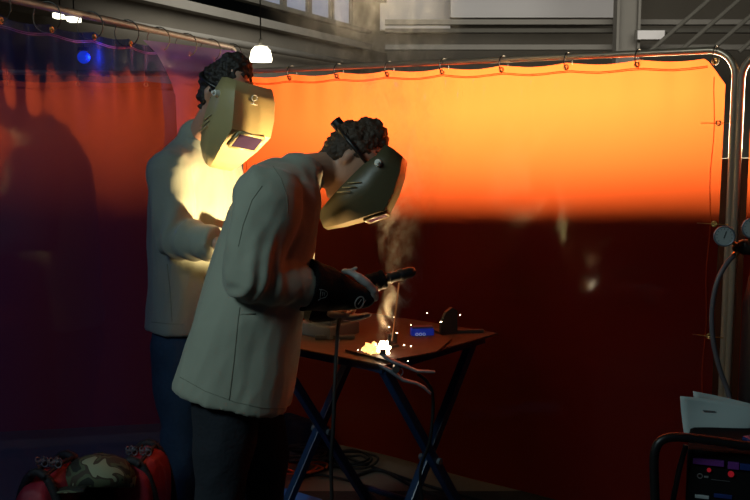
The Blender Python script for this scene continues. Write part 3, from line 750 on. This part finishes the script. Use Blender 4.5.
# electrode holder, rod and cable
eh = empty('electrode_holder', HA)
def eadd(n, bm, m): o = from_bm(n, bm, m, eh, True, True); o.location = -eh.location; return o
bm = bmesh.new(); loft(bm, [(HA-hax*.01, .013, .013), (HA+hax*.03, .014, .014), (HA+hax*.09, .0135, .0135), (HA+hax*.13, .0165, .0165), (HB-hax*.01, .018, .018), (HB, .0165, .0165)], (0, 1, 0), 20); eadd('handle', bm, M['black_plastic'])
bm = bmesh.new(); disc(bm, HB-hax*.035, hax, .0195, .012); disc(bm, HA+hax*.115, hax, .018, .008); eadd('collar', bm, M['rubber'])
tag(eh, 'thick black electrode holder gripped in the welding glove', 'electrode holder')
bm = bmesh.new(); tube(bm, [at(399, 283, 3.16), at(392, 341, 3.175)], .0023, 8); thing1('welding_rod', bm, M['rod_hot'], 'thin reddish welding rod pointing down from the holder to the arc', 'welding rod', smooth=True)
bm = bmesh.new(); tube(bm, [HA-hax*.01, at(352, 300, 3.14), at(343, 312, 3.12), at(338, 330, 3.06), at(335, 380, 3.02), at(333, 430, 3.02), at(331, 470, 3.05), V((-.13, 3.1, .25)), V((-.1, 3.3, .02)), V((-.3, 3.9, .012)), V((-.6, 4.2, .012))], .0062, 10, 8); thing1('holder_cable', bm, M['rubber'], 'thick black cable hanging straight down from the gloved hands', 'cable', smooth=True)

# ---------- rear welder
P2 = person('person', 'person standing upright behind the bending welder, in tan welding helmet and lit jacket')
H0 = at(219, 167, 3.42)
Hf2 = Head(H0, (.58, -.70, -.42), (.36, -.10, 1))
Hd2 = Head(H0 + Hf2.u*.215 - Hf2.f*.10, Hf2.f, Hf2.u)
side2 = V((.45, .89, 0))
tor = [(at(187, 328, 3.62), .17, .135), (at(188, 290, 3.62), .165, .13), (at(189, 250, 3.62), .17, .13), (at(191, 210, 3.62), .18, .13), (at(194, 175, 3.62), .18, .12), (at(198, 155, 3.60), .145, .095), (at(200, 140, 3.59), .075, .07)]
shN, elN, wrN = at(170, 172, 3.46), at(176, 240, 3.40), at(216, 243, 3.30)
shF, elF, wrF = at(222, 170, 3.74), at(240, 238, 3.74), at(228, 250, 3.45)
hips2 = [(at(178, 350, 3.56), V((-.70, 3.52, .47)), V((-.72, 3.52, .10))), (at(200, 350, 3.70), V((-.60, 3.70, .48)), V((-.66, 3.74, .10)))]
bm = bmesh.new(); head_geo(bm, Hd2)
loft(bm, [(at(198, 165, 3.6), .06, .06), (at(201, 140, 3.59), .057, .058), (Hd2.p(0, -.03, -.07), .054, .058), (Hd2.p(0, -.02, -.02), .05, .055)], side2, 20)
loft(bm, [(p, a*.72, b*.72) for p, a, b in tor[1:]], side2, 20, dome0=False)
for (a, b, c) in ((shN, elN, wrN), (shF, elF, wrF)): loft(bm, [(a, .05, .05), (a.lerp(b, .5), .045, .045), (b, .036, .036), (b.lerp(c, .4), .035, .035), (c, .024, .024)], side2, 14)
for (h, k, a) in hips2: loft(bm, [(tor[1][0], .07, .07), (h, .07, .07), (h.lerp(k, .5), .07, .07), (k, .05, .05), (k.lerp(a, .4), .05, .05), (a, .034, .034)], side2, 14)
d_ = (wrN-elN).normalized(); hand_geo(bm, wrN, d_, (0, .6, -.6), (0, .5, 1), .9, .6)
d_ = (wrF-elF).normalized(); hand_geo(bm, wrF, d_, (-.5, 0, -.6), (-.5, 0, 1), .9, .6)
remesh('body', bm, M['skin'], P2, .007, 3)
hair(P2, Hd2, M['hair_dark'], 1.10, 6, amp=.011)
bm = bmesh.new()
loft(bm, tor, side2, 32, dome0=False)
loft(bm, [(shN, .075, .08), (shN.lerp(shF, .5)+V((0, 0, .025)), .08, .085), (shF, .075, .08)], (1, 0, 0), 20)
loft(bm, [(shN, .08, .08), (shN.lerp(elN, .5), .074, .074), (elN, .066, .068)], side2, 22)
loft(bm, [(elN, .066, .066), (elN.lerp(wrN, .5), .062, .064), (wrN, .055, .056)], side2, 22, dome1=False)
loft(bm, [(shF, .078, .078), (elF, .064, .064)], side2, 20); loft(bm, [(elF, .062, .062), (wrF, .052, .052)], side2, 20, dome1=False)
def jf2(co, n):
    d = folds(13, .011, 6, (0, 0, 1), .3)(co, n) + folds(14, .005, 14, (.3, 0, 1), .4)(co, n)
    e = (co-elN).length
    if e < .25:
        t = (co-elN).dot((wrN-elN).normalized())
        d += n*(.008*math.exp(-(e/.14)**2)*math.sin(t*95+3*noise.noise(co*9)))
    return d
JK2 = remesh('jacket', bm, M['jacket'], P2, .008, 3, jf2)
seam([(151, 322), (170, 324), (184, 324)], JK2, .0012, 'hem_stitching')
seam([(172, 322), (170, 290), (167, 262)], JK2, .0014, 'side_seam')
bm = bmesh.new(); rings = []; cax = V((.15, -.1, 1)).normalized()
for (k, ra, rb) in ((-.03, .088, .085), (0, .080, .076), (.03, .076, .072), (.035, .073, .069), (.03, .069, .065), (0, .072, .068), (-.03, .08, .076)):
    c = at(200, 146, 3.59) + cax*k; s_v = (side2-cax*side2.dot(cax)).normalized(); w_v = cax.cross(s_v)
    rings.append([c + s_v*ra*math.cos(2*PI*j/28) + w_v*rb*math.sin(2*PI*j/28) for j in range(28)])
rings_to_bm(bm, rings, cap=False); from_bm('collar', bm, M['jacket'], P2, True)
jeans(P2, hips2, M['jeans'], at(188, 318, 3.62), side2, 8)
for h in hips2: shoe(P2, h[2], (.88, -.47, 0))
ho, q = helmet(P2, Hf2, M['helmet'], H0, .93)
bm = bmesh.new(); torus(bm, Hd2.p(0, -.02, .035), Hd2.u, .105, .007, 32, 8, Hd2.f, .95); from_bm('headband', bm, M['black_plastic'], ho, True)
# ring-and-bar mark on the brow of the helmet
dgx = bpy.context.evaluated_depsgraph_get(); bpy.context.view_layer.update()
mkp = [[(254.5+2.6*math.cos(a), 98+2.8*math.sin(a)) for a in [i*PI/6 for i in range(13)]], [(251, 103.5), (257, 105)], [(254, 101), (253.5, 104)]]
polyline([raymark(p, ho, .005) for p in mkp], .0017, 'brow_logo', M['white_paint'], ho)
rebase(P2, (-.66, 3.62, 0))

# ------------------------------------------------------------------ floor things
bm = bmesh.new(); box(bm, (-.15, 3.15, .004), (2.6, 1.9, .008), bev=.002); thing1('floor_mat', bm, M['mat_black'], 'black mat on the floor under the work table and the welders', 'mat')
def bag(name, c, L, W, H, ang, label):
    r = empty(name, c); Rz = Matrix.Rotation(ang, 3, 'Z')
    bm = bmesh.new(); n = 9
    rings = []
    for i in range(n+1):
        t = -1 + 2*i/n; k = (1-abs(t)**4)**.35 if abs(t) < 1 else .35
        k = max(k, .5)
        rings.append([Rz @ V((t*L/2, W/2*k*math.copysign(abs(math.cos(a))**.6, math.cos(a)), H/2 + H/2*k*math.copysign(abs(math.sin(a))**.6, math.sin(a)))) for a in [2*PI*j/24 for j in range(24)]])
    rings_to_bm(bm, rings)
    remesh('shell', bm, M['red_fabric'], r, .012, 4, folds(c[0]*10, .018, 9))
    for e in (-.28, .28):
        bm = bmesh.new(); tube(bm, [Rz @ V((e*L, (W/2+.008)*math.cos(a), H/2+(H/2+.010)*math.sin(a))) for a in [PI*j/14 for j in range(-1, 16)]], .014, 8); from_bm('strap', bm, M['black_fabric'], r, True)
    for k, y in enumerate((-.18, .12)):
        bm = bmesh.new(); tube(bm, [Rz @ V((L*.44*(i/10-1)+L*.22*(i/10)+.1*L, y*W, H*1.015-.006*(abs(i-5)/5))) for i in range(11)], .007, 6); from_bm('zip', bm, M['black_fabric'], r, True)
        bm = bmesh.new()
        for i in range(7):
            torus(bm, Rz @ V((-.08*L+.014*math.sin(i*2), y*W+.01*math.cos(i*3), H*1.03+.006*(i % 3))), V((math.sin(i), math.cos(i), .4)), .009, .0022, 12, 5)
        from_bm('buckle', bm, M['steel'], r, True)
    for e in (-1, 1):
        bm = bmesh.new(); box(bm, Rz @ V((e*(L/2+.005), 0, H*.42)), (.03, W*.62, H*.55), Rz, bev=.012); from_bm('end_pocket', bm, M['black_fabric'], r)
    tag(r, label, 'bag')
    return r
bag('tool_bag', (-.985, 2.95, 0), .30, .15, .52, 1.36, 'red and black tool bag at the lower left, left of the camouflage cap')
bag('tool_bag', (-.765, 3.15, 0), .32, .15, .49, 1.5, 'red and black tool bag between the camouflage cap and the rear welder\'s legs')
bm = bmesh.new(); box(bm, (-.88, 3.03, .215), (.12, .26, .43), Matrix.Rotation(.3, 3, 'Z'), bev=.06); bb = remesh('backpack', bm, M['black_fabric'], None, .012, 3, folds(31, .012, 10)); tag(bb, 'black soft bag between the two red bags, under the camouflage cap', 'bag')
# camo cap
cp = empty('camouflage_cap', at(99, 488, 2.98)); cl_ = cp.location
bm = bmesh.new(); rings = []
for (z, r_) in ((0, .098), (.03, .10), (.06, .092), (.085, .07), (.10, .04), (.105, .008)):
    rings.append([V((r_*1.12*math.cos(a), r_*math.sin(a), z)) for a in [2*PI*j/28 for j in range(28)]])
rings_to_bm(bm, rings); cro = from_bm('crown', bm, M['camo'], cp, True)
bm = bmesh.new(); rows = []
for t in (0, .35, .7, 1):
    rows.append([V(((.095+.075*t*math.cos(a)**.7)*math.cos(a)*1.1, (.095+.04*t)*math.sin(a), .006-.02*t*t+.0)) for a in [math.radians(-62+124*j/14) for j in range(15)]])
vr = [[bm.verts.new(p) for p in rw] for rw in rows]
for i in range(3):
    for j in range(14): bm.faces.new((vr[i][j], vr[i][j+1], vr[i+1][j+1], vr[i+1][j]))
bri = from_bm('brim', bm, M['camo'], cp, True); sm = bri.modifiers.new('s', 'SOLIDIFY'); sm.thickness = .004
bm = bmesh.new(); disc(bm, (0, 0, .106), (0, 0, 1), .008, .006, 12); from_bm('button', bm, M['camo'], cp)
cp.rotation_euler = (.35, -.15, 3.6); tag(cp, 'camouflage cap lying on top of the dark bags', 'cap')
# blue corner at the bottom
bm = bmesh.new(); q0 = [surf(x, y, .12) for x, y in ((273, 484), (323, 499), (306, 540), (262, 540))]
n2 = [bm.verts.new(v) for v in q0]; n1 = [bm.verts.new(V((v.x, v.y, 0))) for v in q0]
bm.faces.new(n1[::-1]); bm.faces.new(n2)
for i in range(4): bm.faces.new((n1[i], n1[(i+1) % 4], n2[(i+1) % 4], n2[i]))
bmesh.ops.bevel(bm, geom=bm.edges[:], offset=.004, segments=2, affect='EDGES')
thing1('blue_crate', bm, M['blue_mat'], 'bright blue box top at the bottom edge beside the front welder', 'box')
# cables on the floor
def coil(name, m, c, R_, n, r, seed, label, zz=.012, ell=1):
    rs = random.Random(seed); pts = []
    for i in range(n*12+1):
        a = 2*PI*i/12; rr = R_*(1+.25*math.sin(a*.37+seed)+.1*rs.uniform(-1, 1))
        pts.append(V((c[0]+rr*math.cos(a)*ell, c[1]+rr*math.sin(a)*.8, zz+.010*abs(math.sin(a*1.3+seed))+.004*(i//12))))
    bm = bmesh.new(); tube(bm, pts, r, 7, 3); return thing1(name, bm, m, label, 'cable', smooth=True)
def fp(px, py): return surf(px, py, .012)
c = fp(297, 470); coil('extension_cord', M['orange_cord'], (c.x, c.y), .09, 2, .005, 1, 'loosely coiled orange cord on the floor left of the table', .015, 1.3)
c = fp(352, 462); coil('coiled_cable', M['rubber'], (c.x, c.y), .12, 3, .006, 4, 'coil of black cable on the floor under the table', .015, .8)
c = fp(300, 468); coil('coiled_cable', M['rubber'], (c.x-.02, c.y+.05), .11, 4, .007, 9, 'heap of black cable around the orange cord', .05, 1.2)
for i, (pl, lab) in enumerate(([((290, 447), (330, 452), (370, 466), (410, 480), (450, 492), (520, 510)), 'black cable running along the pale floor below the orange curtain'], [((300, 478), (335, 466), (352, 476), (380, 470), (420, 490), (470, 505)), 'black cable snaking over the floor between the table legs'])):
    bm = bmesh.new(); tube(bm, [fp(x, y) for x, y in pl], .007, 8, 8); thing1('floor_cable', bm, M['rubber'], lab, 'cable', smooth=True)
bm = bmesh.new(); box(bm, fp(302, 452)+V((0, .05, .07)), (.26, .12, .16), frame_rot(cdir), bev=.03); bbx = remesh('equipment_bag', bm, M['black_fabric'], None, .01, 2, folds(17, .012, 12)); tag(bbx, 'dark bundle on the floor behind the cable coils', 'bag')

# ------------------------------------------------------------------ gas cylinder, regulator, cart
cy = empty('gas_cylinder', (at(780, 300, 2.95).x, 2.95, 0)); bm = bmesh.new(); rings = []
for z, r_ in ((.12, .10), (.125, .105), (1.02, .105), (1.10, .09), (1.15, .05), (1.17, .03), (1.20, .03)):
    rings.append([V((r_*math.cos(a), r_*math.sin(a), z)) for a in [2*PI*j/32 for j in range(32)]])
rings_to_bm(bm, rings); from_bm('tank', bm, mat('cylinder_paint', (.012, .013, .016), .35), cy, True, True)
bm = bmesh.new(); disc(bm, (0, 0, 1.22), (0, 0, 1), .018, .08); from_bm('valve', bm, M['brass'], cy)
bm = bmesh.new(); torus(bm, (0, 0, 1.27), (0, 0, 1), .03, .006); from_bm('valve_wheel', bm, M['dark_steel'], cy, True)
tag(cy, 'dark gas cylinder at the right edge carrying the regulator', 'gas cylinder')
rg = empty('gas_regulator', at(745, 246, 2.92)); ro = rg.location.copy()
def radd(n, bm, m, smooth=True, par=None):
    o = from_bm(n, bm, m, par or rg, smooth, True)
    if par is None: o.location = -ro
    return o
bm = bmesh.new(); loft(bm, [(at(736, 248, 2.92), .012, .012), (at(742, 247, 2.92), .022, .022), (at(756, 247, 2.93), .024, .024), (at(764, 247, 2.93), .014, .014)], (0, 0, 1), 18)
tube(bm, [at(764, 247, 2.93), V((cy.location.x, 2.95, at(764, 247, 2.93).z))], .009); radd('body', bm, M['dark_steel'])
for (px, py, st) in ((724, 236, (738, 246)), (752, 228, (750, 240))):
    gcn = at(px, py, 2.88); nrm = V((-.25, -1, .05)).normalized()
    bm = bmesh.new(); disc(bm, gcn, nrm, .029, .022, 32); torus(bm, gcn+nrm*.011, nrm, .0275, .003, 32, 8); gg = radd('gauge', bm, M['steel'])
    bm = bmesh.new(); disc(bm, gcn+nrm*.0115, nrm, .0255, .002, 32); radd('dial', bm, M['gauge_face'], False, gg)
    ux = V((0, 0, 1)).cross(nrm)*-1; ux = nrm.orthogonal().normalized(); ux = (V((1, 0, 0))-nrm*nrm.x).normalized(); uz = nrm.cross(ux)*-1; uz = uz if uz.z > 0 else -uz
    bm = bmesh.new()
    for k in range(11):
        a = math.radians(-40+26*k); d2 = ux*math.cos(a)+uz*math.sin(a); tube(bm, [gcn+nrm*.0132+d2*.019, gcn+nrm*.0132+d2*.023], .0007, 5)
    radd('tick_marks', bm, M['black_plastic'], False, gg)
    bm = bmesh.new(); tube(bm, [gcn+nrm*.014-(ux*.3+uz*.9)*.006, gcn+nrm*.014+(ux*.3+uz*.9)*.016], .0012, 5); radd('needle', bm, M['black_plastic'], False, gg)
    bm = bmesh.new(); tube(bm, [gcn-nrm*.01, at(st[0], st[1], 2.92)], .006, 8); radd('stem', bm, M['brass'])
bm = bmesh.new(); disc(bm, at(737, 252, 2.92), (-.5, 0, -1), .009, .03, 6); radd('hose_nut', bm, M['brass'])
tag(rg, 'gas regulator with two round gauges in front of the screen\'s right post', 'regulator')
bm = bmesh.new(); tube(bm, [at(736, 254, 2.92), at(727, 263, 2.91), at(717, 282, 2.9), at(712, 310, 2.9), at(713, 340, 2.9), at(720, 370, 2.9), at(728, 392, 2.9), at(737, 430, 2.88), at(750, 470, 2.85)], .0075, 10, 8)
thing1('gas_hose', bm, mat('grey_hose', (.11, .095, .105), .45), 'grey hose curving down from the regulator towards the cart', 'hose', smooth=True)
# cart
ct = empty('welder_cart', (at(730, 460, 2.55).x, 2.55, 0)); co_ = ct.location.copy()
def cadd(n, bm, m, smooth=True, par=None):
    o = from_bm(n, bm, m, par or ct, smooth, True)
    if par is None: o.location = -co_
    return o
Yh = 2.42
hp = [at(656, 540, Yh), at(655, 500, Yh), at(654, 462, Yh), at(656, 448, Yh), at(662, 440, Yh), at(674, 437, Yh), at(700, 439, Yh+.0), at(750, 446, Yh), at(800, 453, Yh)]
hp = [V((hp[0].x, hp[0].y, .1))] + hp
bm = bmesh.new(); tube(bm, hp, .0115, 12, 6); cadd('handle', bm, M['black_plastic'])
bm = bmesh.new(); tube(bm, [at(686, 445, Yh+.05), at(679, 470, Yh+.05), at(672, 505, Yh+.05)], .007, 10); cadd('brace', bm, M['black_plastic'])
Xl = at(686, 450, 2.5).x; Xr = Xl+.5; zt_ = at(700, 447, 2.5).z
CR = Matrix.Rotation(math.radians(-19), 3, 'Z'); CO = V((Xl, 2.49, 0))
def cl(x, y, z): return CO + CR @ V((x, y, z))
bm = bmesh.new(); box(bm, cl(.25, .17, .12+(zt_-.12)/2), (.5, .34, zt_-.12), CR, bev=.012); bodyc = cadd('machine_body', bm, mat('machine_black', (.006, .006, .007), .9, spec=.1), False)
fy = 2.66-.17
def front_at(px, py, off=0):
    o_ = V((0, 0, CAMZ)); d_ = at(px, py, 3)-o_; nn_ = CR @ V((0, -1, 0)); return o_ + d_*((CO+nn_*off-o_).dot(nn_)/d_.dot(nn_))
def panel(n, x0, x1, y0, y1, m, th=.006, sl=0):
    a = front_at(x0, y0); b = front_at(x1, y1)
    bm = bmesh.new(); box(bm, (a+b)/2 + CR @ V((0, -th/2+.001, 0)), (V((b.x-a.x, b.y-a.y)).length, th, abs(a.z-b.z)), CR, bev=.0015); return cadd(n, bm, m, False)
panel('purple_panel', 693, 724, 457, 466, M['purple'], .010); panel('purple_panel', 728, 739, 461, 469, M['purple'], .010); panel('blue_panel', 740, 790, 463, 474, M['navy'], .010)
for x, y, w in ((709, 470, 3.5), (731, 474, 5)):
    bm = bmesh.new(); disc(bm, front_at(x, y, .003), CR @ V((0, -1, .2)), w*.0015, .008, 20); cadd('indicator', bm, M['red_led'])
bm = bmesh.new(); torus(bm, front_at(700, 476, .001), CR @ V((0, -1, 0)), .006, .0012, 16, 5); cadd('emblem', bm, M['grey_marking'])
panel('lettering_strip', 704, 708.5, 475.5, 478, M['grey_marking'], .004); panel('lettering_strip', 711, 730, 479.5, 481, mat('dim_marking', (.06, .06, .065), .6), .004)
panel('label_plate', 695, 709, 494, 499, mat('pale_label', (.35, .4, .42), .6), .005); panel('label_plate', 714, 732, 493, 499, M['navy'], .005)
for x in (.06, .44):
    bm = bmesh.new(); disc(bm, cl(x, .17, .07), CR @ V((1, 0, 0)), .07, .04, 28); cadd('wheel', bm, M['rubber'])
bm = bmesh.new(); box(bm, cl(.25, .17, .11), (.52, .40, .02), CR); cadd('shelf', bm, M['black_plastic'])
tag(ct, 'black welding machine on a tube-handled cart at the lower right corner', 'welding machine')
# blue cloth/box lying on the machine
bm = bmesh.new(); q0 = at(742, 442, 2.62); box(bm, V((q0.x+.04, 2.50, zt_+.014)), (.13, .10, .02), Matrix.Rotation(.4, 3, 'Z'), bev=.006); thing1('blue_folder', bm, M['navy'], 'dark blue folder on top of the welding machine behind the handle', 'folder')
# folded papers, standing
def sheet(name, pts, label, thick=.002, Y0=2.66, lean=.03):
    bm = bmesh.new(); P = [at(x, y, Y0+dy) for x, y, dy in pts]
    a, b, c_, d_2 = P; n = 10; g = []
    for i in range(n+1):
        row = []
        for j in range(n+1):
            u, v = i/n, j/n; p = (a*(1-u)+b*u)*(1-v) + (d_2*(1-u)+c_*u)*v
            row.append(bm.verts.new(p + V((0, .006*math.sin(u*5)+.004*math.sin(v*4+u*3), 0))))
        g.append(row)
    for i in range(n):
        for j in range(n): bm.faces.new((g[i][j], g[i+1][j], g[i+1][j+1], g[i][j+1]))
    o = thing1(name, bm, M['paper'], label, 'paper', None, True)
    s_m = o.modifiers.new('s', 'SOLIDIFY'); s_m.thickness = thick
    return o
sheet('folded_paper', [(693, 391, .06), (770, 408, .06), (770, 446, .03), (698, 440, .03)], 'rear pale paper sheet with its corner showing above the front one')
fpn = sheet('folded_paper', [(680, 396, .03), (762, 407, .03), (745, 446, .0), (684, 437, .0)], 'front pale folded paper with a dark slot mark, resting on the machine')
bm = bmesh.new(); tube(bm, [at(703, 410.5, 2.683), at(715, 411.5, 2.683)], .0018, 6); o = from_bm('slot_mark', bm, M['paper_ink'], fpn)

# ------------------------------------------------------------------ smoke
def smoke():
    bm = bmesh.new(); A1 = ARC
    path = [(386, 346, 3.25, .03), (388, 325, 3.25, .045), (398, 300, 3.27, .06), (405, 270, 3.30, .08), (405, 235, 3.32, .11), (400, 195, 3.36, .15), (400, 150, 3.42, .20), (390, 100, 3.5, .26), (375, 50, 3.6, .32), (365, 0, 3.7, .38), (360, -60, 3.8, .42)]
    pts = [(at(x, y, Y), r, r) for x, y, Y, r in path]
    loft(bm, pts, (1, 0, 0), 24)
    m = bpy.data.materials.new('welding_smoke'); m.use_nodes = True; nt = m.node_tree; nt.nodes.clear(); N = nt.nodes.new; L = nt.links.new
    out = N('ShaderNodeOutputMaterial'); vol = N('ShaderNodeVolumeScatter'); vol.inputs['Color'].default_value = (.9, .85, .78, 1); vol.inputs['Anisotropy'].default_value = .2
    tc = N('ShaderNodeTexCoord'); n = N('ShaderNodeTexNoise'); n.inputs['Scale'].default_value = 11; n.inputs['Detail'].default_value = 6; n.inputs['Distortion'].default_value = 2.2; n.inputs['Roughness'].default_value = .6
    mp = N('ShaderNodeMapping'); mp.inputs['Scale'].default_value = (1, 1, .6)
    L(tc.outputs['Object'], mp.inputs[0]); L(mp.outputs[0], n.inputs['Vector'])
    # axis radial falloff built from the height: piecewise axis x(z), y(z), r(z)
    sx = N('ShaderNodeSeparateXYZ'); L(tc.outputs['Object'], sx.inputs[0])
    z0, z1 = pts[0][0].z, pts[-1][0].z
    mr = N('ShaderNodeMapRange'); mr.inputs[1].default_value = z0; mr.inputs[2].default_value = z1; L(sx.outputs['Z'], mr.inputs[0])
    def curve(vals, lo, hi):
        c = N('ShaderNodeFloatCurve'); cm = c.mapping; cu = cm.curves[0]
        ps = [((p[0].z-z0)/(z1-z0), (v-lo)/(hi-lo)) for p, v in zip(pts, vals)]
        cu.points[0].location = ps[0]; cu.points[1].location = ps[-1]
        for q_ in ps[1:-1]: cu.points.new(*q_)
        cm.update(); L(mr.outputs[0], c.inputs[1])
        m2 = N('ShaderNodeMath'); m2.operation = 'MULTIPLY_ADD'; m2.inputs[1].default_value = hi-lo; m2.inputs[2].default_value = lo; L(c.outputs[0], m2.inputs[0]); return m2
    xs = [p[0].x for p in pts]; ys = [p[0].y for p in pts]; rs = [p[1] for p in pts]
    cx = curve(xs, min(xs)-.01, max(xs)+.01); cyv = curve(ys, min(ys)-.01, max(ys)+.01); cr = curve(rs, 0, .5)
    def mth(op, a, b=None, v=None):
        m2 = N('ShaderNodeMath'); m2.operation = op; L(a.outputs[0] if hasattr(a, 'outputs') else a, m2.inputs[0])
        if b is not None: L(b.outputs[0] if hasattr(b, 'outputs') else b, m2.inputs[1])
        if v is not None: m2.inputs[1].default_value = v
        return m2
    dx = mth('SUBTRACT', sx.outputs['X'], cx); dy = mth('SUBTRACT', sx.outputs['Y'], cyv)
    rr = mth('SQRT', mth('ADD', mth('MULTIPLY', dx, dx), mth('MULTIPLY', dy, dy)))
    q_ = mth('DIVIDE', rr, cr)
    fal = N('ShaderNodeMapRange'); fal.inputs[1].default_value = 1.0; fal.inputs[2].default_value = .15; L(q_.outputs[0], fal.inputs[0])
    nr = N('ShaderNodeMapRange'); nr.inputs[1].default_value = .50; nr.inputs[2].default_value = .68; L(n.outputs['Fac'], nr.inputs[0])
    inv = mth('POWER', cr, v=-.9)
    d = mth('MULTIPLY', mth('MULTIPLY', fal, nr), inv); d2 = mth('MULTIPLY', d, v=SMOKE)
    L(d2.outputs[0], vol.inputs['Density']); L(vol.outputs[0], out.inputs['Volume'])
    o = from_bm('welding_smoke', bm, m, None, True); tag(o, 'thin brown smoke rising from the welding arc past the helmet', 'smoke', kind='stuff')
SMOKE = 1.25
smoke()

# ------------------------------------------------------------------ light
def area(name, loc, target, sx_, sy_, power, col, spread=PI):
    l = bpy.data.lights.new(name, 'AREA'); l.shape = 'RECTANGLE'; l.size = sx_; l.size_y = sy_; l.energy = power; l.color = col; l.spread = spread
    o = bpy.data.objects.new(name, l); C.objects.link(o); o.location = loc
    o.rotation_euler = (V(target)-V(loc)).to_track_quat('-Z', 'Y').to_euler(); return o
# unseen warm backlights, added to brighten the top of the orange curtain
def back(s, dist, h, w, hh, power, col=(1, .80, .5), ts=None, th=1.42):
    p = K + cdir*s - cn*dist + V((0, 0, h)); t = K + cdir*(s if ts is None else ts) + V((0, 0, th))
    return area('added_backlight', p, t, w, hh, power, col, math.radians(120))
back(1.7, 1.9, 1.395, 1.6, .79, 195)
back(0.6, 1.9, 1.395, .9, .79, 25, (1, .62, .35))
pl_ = K + mdir*1.1 - mn*1.8
area('added_backlight', pl_ + V((0, 0, 1.39)), K + mdir*1.1 + V((0, 0, 1.39)), 1.6, .79, 10.5, (1, .7, .4), math.radians(120))  # another added backlight, for the red-orange curtain at far left
# arc light
s = bpy.data.lights.new('arc_light', 'SPOT'); s.energy = 200; s.color = (1, .70, .33); s.spot_size = math.radians(54); s.spot_blend = .55; s.shadow_soft_size = .02
so_ = bpy.data.objects.new('arc_light', s); C.objects.link(so_); so_.location = ARC + V((-.01, .07, .05)); so_.rotation_euler = (at(200, 150, 3.55)-so_.location).to_track_quat('-Z', 'Y').to_euler()
s = bpy.data.lights.new('arc_glow', 'SPOT'); s.energy = 60; s.color = (1, .62, .28); s.spot_size = math.radians(70); s.spot_blend = .8; s.shadow_soft_size = .015
so_ = bpy.data.objects.new('arc_glow', s); C.objects.link(so_); so_.location = ARC + V((0, -.01, .04)); so_.rotation_euler = (at(350, 180, 3.2)-so_.location).to_track_quat('-Z', 'Y').to_euler()
# hall fluorescent light from behind/above the camera
area('hall_lights', (-2.6, .2, 3.6), (-.4, 3.2, 1.0), 1.6, .8, 11, (.76, 1, 1), math.radians(75))
area('hall_far_lights', (3, 17, 6.8), (3, 22, 3), 12, 6, 1500, (1, .93, .8))
# world
w = bpy.data.worlds.new('world'); sc.world = w; w.use_nodes = True
w.node_tree.nodes['Background'].inputs[0].default_value = (.02, .025, .05, 1); w.node_tree.nodes['Background'].inputs[1].default_value = .3
sc.view_settings.view_transform = 'Standard'; sc.view_settings.look = 'None'; sc.view_settings.gamma = 1; sc.view_settings.exposure = 0
sc.view_settings.use_curve_mapping = False
sc.cycles.volume_step_rate = 2.0
